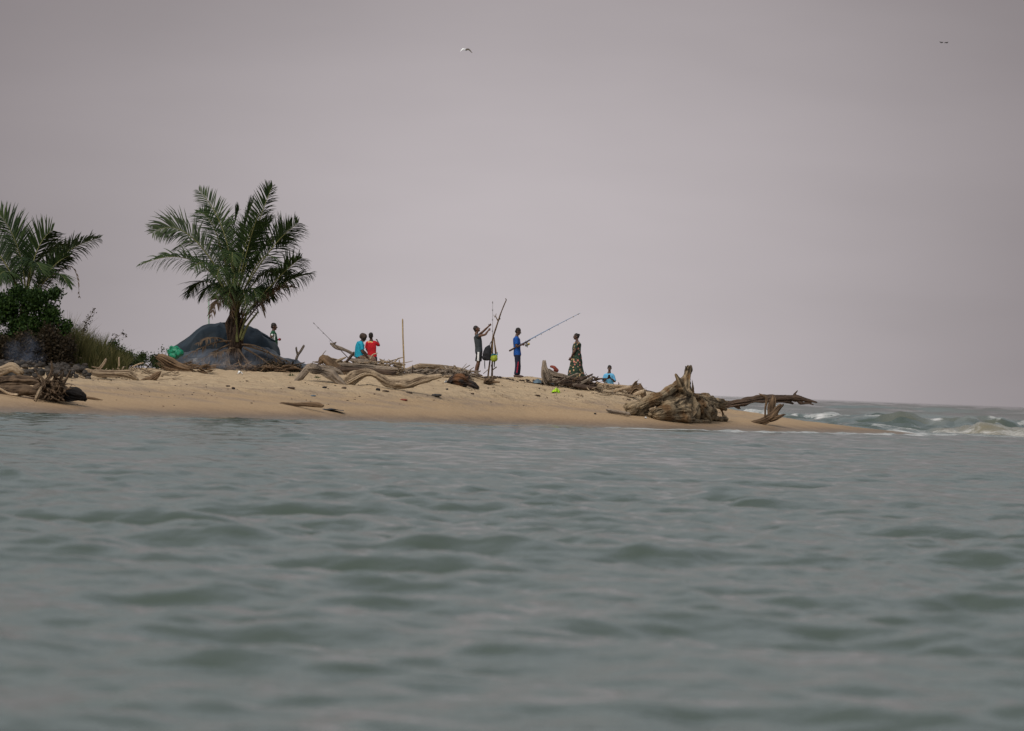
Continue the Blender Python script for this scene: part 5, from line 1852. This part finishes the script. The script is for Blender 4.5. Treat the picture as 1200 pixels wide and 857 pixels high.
V, Q, nn = remesh(*join([tube([q(571, 421.0, -.12), q(570.5, 415, -.14), q(572, 409, -.12), q(573.5, 405.6, -.1)], [.135, .150, .11, .045], 14, flat=([0, 1, 0], .75), cap=.4),
                         ball(q(569, 419, -.13), (.125, .11, .11))]), .012, 2)
put('pack', V + nn * (.01 * fbm(V * 8, 2, 3))[:, None], Q, M['black'], bp_)
V, Fc = tube([q(573.5, 406, -.1), q(574.8, 402, -.06), q(577, 399, 0)], [.014, .012, .012], 8)
put('top_loop', V, Fc, M['black'], bp_)
V, Fc = tube([q(568, 423, -.12), q(568, 428, -.12), q(568.3, 432, -.12)], [.014, .016, .012], 6)
put('strap', V, Fc, M['greytop'], bp_)
yb = thing('shoulder_bag', 'yellow green round bag hanging on the tripod right of the black backpack', 'bag', q(579, 424))
V, Q, nn = remesh(*join([ball(q(579, 420.3, -.16), (.125, .10, .11)), ball(q(580.5, 418.3, -.14), (.07, .07, .08))]), .012, 2)
put('pouch', V + nn * (.012 * fbm(V * 9, 2, 5))[:, None], Q, M['yellowbag'], yb)
V, Fc = tube([q(575.6, 417, -.16), q(578.5, 415.2, -.2), q(582.2, 416.4, -.14), q(582.8, 413, -.1)], [.02, .024, .02, .012], 8)
put('bag_rim', V, Fc, M['teal'], yb)
V, Fc = tube([q(575.5, 416, -.14), q(577.6, 404, -.05), q(578.4, 397, 0), q(580.5, 405, -.05), q(582.4, 416, -.12)], [.010] * 5, 6)
put('strap', V, Fc, M['bamboo'], yb)
V, Fc = tube([q(579.5, 424, -.1), q(579.2, 430, -.08)], [.022, .016], 6)
put('strap', V, Fc, M['greytop'], yb)

# -- woman in floral dress
mt, t, bs = mat_new('floral print')
M['floral'] = mt
co = N(t, 'ShaderNodeTexCoord')
vo = N(t, 'ShaderNodeTexVoronoi')
vo.inputs['Scale'].default_value = 10.5
t.links.new(co.outputs['Object'], vo.inputs['Vector'])
sx = N(t, 'ShaderNodeSeparateColor')
t.links.new(vo.outputs['Color'], sx.inputs[0])
flower = mathn(t, 'MULTIPLY', ramp(t, vo.outputs['Distance'], [(0.30, 1.0), (0.45, 0.0)]), ramp(t, sx.outputs[0], [(0.28, 0.0), (0.32, 1.0)]))
v2 = N(t, 'ShaderNodeTexVoronoi')
v2.inputs['Scale'].default_value = 17
t.links.new(co.outputs['Object'], v2.inputs['Vector'])
g2 = ramp(t, v2.outputs['Distance'], [(0.25, 1.0), (0.42, 0.0)])
c = mixc(t, g2, (0.010, 0.024, 0.016), (0.03, 0.075, 0.028))
fc_ = mixc(t, ramp(t, sx.outputs[1], [(0.3, 0.0), (0.7, 1.0)]), (0.46, 0.17, 0.14), (0.46, 0.32, 0.17))
t.links.new(mixc(t, flower, c, fc_), bs.inputs['Base Color'])
bs.inputs['Roughness'].default_value = 0.9
D = 190.2
f_ = nv([-1.0, -0.25, 0])
base = q(676.3, 446.5)
base[2] = tz(base[0], base[1])
Hh = 1.53
J = pose(base, f_, Hh)
J.update(pelvis=q(675.8, 419.5), waist=q(676.0, 414), chest=q(676.0, 407.6), upper=q(676.4, 402.9), neck=q(676.2, 399), head=q(675.0, 394.6),
         hf=nv([-1, -.3, -.12]), hu=nv([-.1, 0, 1]), shR=q(676.8, 403.4, .15), shL=q(676.4, 403.4, -.15),
         elR=q(675, 412, .20), elL=q(673.8, 411.6, -.20), wrR=q(670, 419.2, .10), wrL=q(669.2, 419.0, -.12), hdL=nv([-.5, 0, -.8]), hdR=nv([-.5, 0, -.8]))
for qq, g in (('R', 1), ('L', -1)):
    J['hip' + qq] = q(675.9, 421, g * .08)
    J['kn' + qq] = q(675.6, 434, g * .08)
tp, hp = person('person', 'person in long floral dress with black hair in a bun, looking left', J, M['skin2'], M['hair'], long_hair=1)
dress = [tube([q(674.4, 446.5), q(674.0, 440), q(674.6, 430), q(675.2, 421), q(675.4, 414), q(676.0, 408), q(676.6, 403), q(676.5, 400.5)],
              [.30, .275, .235, .205, .165, .155, .145, .075], 22, cap=.1, flat=(f_, .90)),
         tube([q(677, 428, .05), q(680.5, 438, .05), q(683, 444, .05)], [.13, .13, .10], 14, cap=.3, flat=([0, 1, 0], 1.3)),
         tube([J['shL'], J['upper'], J['shR']], [.068, .078, .068], 12)]
for qq in 'LR':
    dress.append(tube([J['sh' + qq], J['sh' + qq] * .35 + J['el' + qq] * .65], [.068, .070], 12, cap=.15))
garment(tp, 'floral_dress', dress, M['floral'], vox=.014, wr=.018, seed=11)

# -- seated person in turquoise
D = 186.0
f_ = nv([0.8, 0.6, 0])
base = q(437, 432)
Hh = 1.60
J = pose(base, f_, Hh)
J.update(pelvis=q(420.8, 417.6), waist=q(420.6, 413), chest=q(421.4, 407), upper=q(422.8, 402.6), neck=q(424.2, 399.6), head=q(426.2, 396.2),
         hf=nv([.75, .5, -.35]), hu=nv([.3, .1, 1]), shR=q(423.0, 403, -.17), shL=q(423.6, 403, .17),
         elR=q(424.6, 412.2, -.24), elL=q(425.6, 411, .22), wrR=q(429.2, 416.8, -.16), wrL=q(431, 416.2, .10))
for qq, g in (('R', -1), ('L', 1)):
    J['hip' + qq] = q(421.2, 419.0, g * .09)
    J['kn' + qq] = q(436.2 + g * 1.2, 420.8, g * .12 + .1)
    J['an' + qq] = q(437.5 + g * 1.2, 433.5, g * .12 + .1)
    J['toe' + qq] = J['an' + qq] + np.array([.14, .06, -.05])
tp, hp = person('person', 'person in turquoise shirt with bushy hair, seated on the driftwood heap', J, M['skin'], M['hairgrey'], long_hair=2)
garment(tp, 'shirt', shirt_tubes(J, 1.05, .8, .02, 1.05), M['cyan'], seed=13)
garment(tp, 'trousers', leg_tubes(J, 1.6, .062, .048), M['khaki'], seed=14)

# -- person in red, seen from behind
D = 188.6
f_ = nv([0.30, 1.0, 0])
base = q(435.8, 446)
base[2] = tz(base[0], base[1])
Hh = 1.58
top = q(435, 389)[2]
Hh = min(1.68, max(1.45, top - base[2]))
J = pose(base, f_, Hh)
J.update(pelvis=q(436.0, 417.5), waist=q(435.6, 412.5), chest=q(435.4, 406.5), upper=q(435.2, 402.2), neck=q(435.0, 398.2), head=q(434.8, 393.8),
         shL=q(430.6, 402.6), shR=q(440.0, 402.0), elL=q(429.6, 408.8, .08), elR=q(444.2, 405.0, .10), wrL=q(431, 412.5, .26), wrR=q(442.6, 400.2, .30))
for qq, g in (('R', 1), ('L', -1)):
    J['hip' + qq] = q(436.0 + g * 2.8, 419.5)
    J['kn' + qq] = q(436.2 + g * 2.9, 432.5)
tp, hp = person('person', 'person in red t-shirt standing with their back to us beside the seated one', J, M['skin2'], M['hair'])


def print_y(c):
    u = (c[:, 0] - q(434.2, 401)[0]) / .075
    v = (c[:, 2] - q(434.2, 400.3)[2] + .015 * np.abs(u) ** 2) / .030
    return (c[:, 1] < D - .03) & (np.abs(u) < 1) & (np.abs(v) < 1) & (vnoise(c * 40, 3) > -.35)


garment(tp, 'shirt', shirt_tubes(J, 1.02, .85, .01), [M['red'], M['print']], print_y, seed=16, label='red t-shirt with a yellow curved print between the shoulders', vox=.010)
garment(tp, 'shorts', leg_tubes(J, .85, .062, .056), M['navy'], seed=17)

# -- boy behind the shelter
D = 191.0
f_ = nv([1.0, -0.05, 0])
base = q(320.6, 428.0)
base[2] = tz(base[0], base[1])
top = q(321, 378)[2]
Hh = top - base[2]
J = pose(base, f_, Hh)
hs_ = lambda x, y, dd=0: q(x, y, dd)
J.update(head=q(321.3, 382.8), neck=q(320.4, 387.4), upper=q(320.2, 390.8), chest=q(320.6, 395.5), shR=q(319.8, 391.4, -.14), shL=q(320.2, 391.4, .14),
         elR=q(316.8, 396.2, -.2), wrR=q(320.6, 400.6, -.2), elL=q(321.8, 398.8, .15), wrL=q(326.3, 398.2, .05), hf=nv([1, -.1, -.15]))
tp, hp = person('person', 'boy in green and white shirt walking right behind the tarpaulin shelter', J, M['skin2'], M['hair'])


def gw(c):
    u = c[:, 0] - q(320.6, 396)[0]
    return (u > -.075) & (u < .055) & (c[:, 2] < q(320, 391.5)[2]) & (np.abs(u - .0) > .014)


garment(tp, 'shirt', shirt_tubes(J, .95, .5, .02), [M['green'], M['white']], gw, seed=19, label='dark green shirt with white panels')
garment(tp, 'shorts', leg_tubes(J, .9), M['navy'], seed=20)
V, Fc = ball(q(327.6, 398.0, .02), (.045, .04, .045), 12, 9)
V = V * 1
tag(put('red_fruit', V, Fc, M['redstripe']), 'small dark red thing in the hand of the boy behind the shelter', 'fruit')

# -- person in light blue behind the crest
D = 201.5
f_ = nv([0.02, -1.0, 0])
base = q(713.6, 476)
base[2] = tz(base[0], base[1])
top = q(714.3, 427.6)[2]
Hh = 1.50
J = pose(base, f_, Hh)
J.update(pelvis=q(713.5, 453), waist=q(713.4, 449), chest=q(713.5, 443.6), upper=q(713.7, 439.9), neck=q(714.1, 436.2), head=q(714.3, 431.9),
         hf=nv([-.02, -1, -.35]), shR=q(709.0, 440.4), shL=q(718.2, 440.4), elR=q(706.9, 446.8, -.05), elL=q(720.6, 447.2, -.05),
         wrR=q(712.0, 443.4, -.26), wrL=q(715.6, 443.6, -.26), hdR=nv([.7, -.3, .55]), hdL=nv([-.7, -.3, .55]))
for qq, g in (('R', -1), ('L', 1)):
    J['hip' + qq] = q(713.5 + g * 2.6, 455)
    J['kn' + qq] = (J['hip' + qq] + base + [g * .085, 0, .04]) / 2
tp, hp = person('person', 'person in light blue top looking down at a phone beyond the crest of the beach', J, M['skin2'], M['hair'])
garment(tp, 'top', shirt_tubes(J, 1.15, .95, .06, 1.05), M['skyblue'], seed=22)
garment(tp, 'trousers', leg_tubes(J, 1.9), M['navy'], seed=23)
V, Fc = box(q(713.8, 441.6, -.33), (.075, .012, .15), rotmat(nv([0, 1, .5]), nv([0, -.5, 1])))
tag(put('phone', V, Fc, M['phone'], smooth_shade=False), 'black phone held by the person in the light blue top', 'phone')


# ------------------------------------------------------------------ birds
def bird(label, px, py, D, span, body_m, wingA, wingB, liftA, liftB, head=1, bank=.6, fat=1.0):
    c = P(px, py, D)
    t_ = thing('bird', label, 'bird', c)
    s = span
    fwd = nv([head * .5, 1, 0])
    sd_ = nv(np.cross(fwd, Zup))
    V, Q, nn = remesh(*join([tube([c - fwd * .20 * s, c - fwd * .08 * s, c + fwd * .08 * s, c + fwd * .17 * s, c + fwd * .21 * s], [.012 * s, .045 * s, .05 * s, .032 * s, .010 * s], 10),
                             tube([c - fwd * .14 * s, c - fwd * .30 * s], [.03 * s, .04 * s], 8, flat=(Zup, .25))]), .02 * s)
    put('body', V, Q, body_m, t_)
    for g, mm, lf in ((-1, wingA, liftA), (1, wingB, liftB)):
        a = c + sd_ * g * .03 * s
        b2 = a + sd_ * g * .20 * s + Zup * .05 * s
        e = a + sd_ * g * .46 * s + Zup * lf * s - fwd * .10 * s
        v, f = tube([a, b2, e], [.085 * s * fat, .07 * s * fat, .02 * s], 12, flat=(nv(Zup * (1 - bank) + np.array([0, -bank, 0])), .22))
        put('wing', v, f, mm, t_)
    return t_


bird('white and grey gull gliding high above the anglers', 545.8, 58.5, 430, 1.0, M['gullgrey'], M['gull'], M['gullgrey'], -.14, -.20, head=-1)
bird('left one of two small dark birds flying close together at the upper right', 1103.4, 50, 560, .44, M['bird'], M['bird'], M['bird'], .18, -.06, bank=.92, fat=1.6)
bird('right one of two small dark birds flying close together at the upper right', 1109.2, 50.2, 562, .44, M['bird'], M['bird'], M['bird'], -.10, .16, bank=.92, fat=1.6)


# ------------------------------------------------------------------ smoke
def smoke(label, c, rad, dens, col, seed):
    mt = bpy.data.materials.new('thin blue smoke')
    mt.use_nodes = True
    t = mt.node_tree
    for n in list(t.nodes):
        t.nodes.remove(n)
    out = N(t, 'ShaderNodeOutputMaterial')
    pv = N(t, 'ShaderNodeVolumePrincipled')
    pv.inputs['Color'].default_value = (*col, 1)
    pv.inputs['Anisotropy'].default_value = 0.3
    co = N(t, 'ShaderNodeTexCoord')
    mp = N(t, 'ShaderNodeMapping')
    mp.inputs['Scale'].default_value = tuple(1 / x for x in rad)
    t.links.new(co.outputs['Object'], mp.inputs[0])
    ln = N(t, 'ShaderNodeVectorMath', operation='LENGTH')
    t.links.new(mp.outputs[0], ln.inputs[0])
    fall = mathn(t, 'SUBTRACT', 1.0, ln.outputs['Value'], True)
    nz = N(t, 'ShaderNodeTexNoise')
    nz.inputs['Scale'].default_value = 1.4
    nz.inputs['Detail'].default_value = 3
    nz.inputs['Distortion'].default_value = 1.2
    t.links.new(co.outputs['Object'], nz.inputs['Vector'])
    wisp = ramp(t, nz.outputs[0], [(0.42, 0.0), (0.66, 1.0)])
    t.links.new(mathn(t, 'MULTIPLY', mathn(t, 'MULTIPLY', fall, wisp), dens), pv.inputs['Density'])
    t.links.new(pv.outputs[0], out.inputs['Volume'])
    V, Fc = ball((0, 0, 0), rad, 20, 14)
    o = put('smoke', V + c, Fc, mt, origin=c)
    return tag(o, label, 'smoke', kind='stuff')


smoke('thin bluish smoke drifting over the litter in front of the shelter', P(256, 424, 181.6), (1.6, .8, .42), 1.0, (.62, .74, .92), 1)
smoke('faint blue smoke rising in front of the dry undergrowth', P(30, 412, 172.8), (.75, .5, .65), 0.9, (.55, .68, .95), 2)
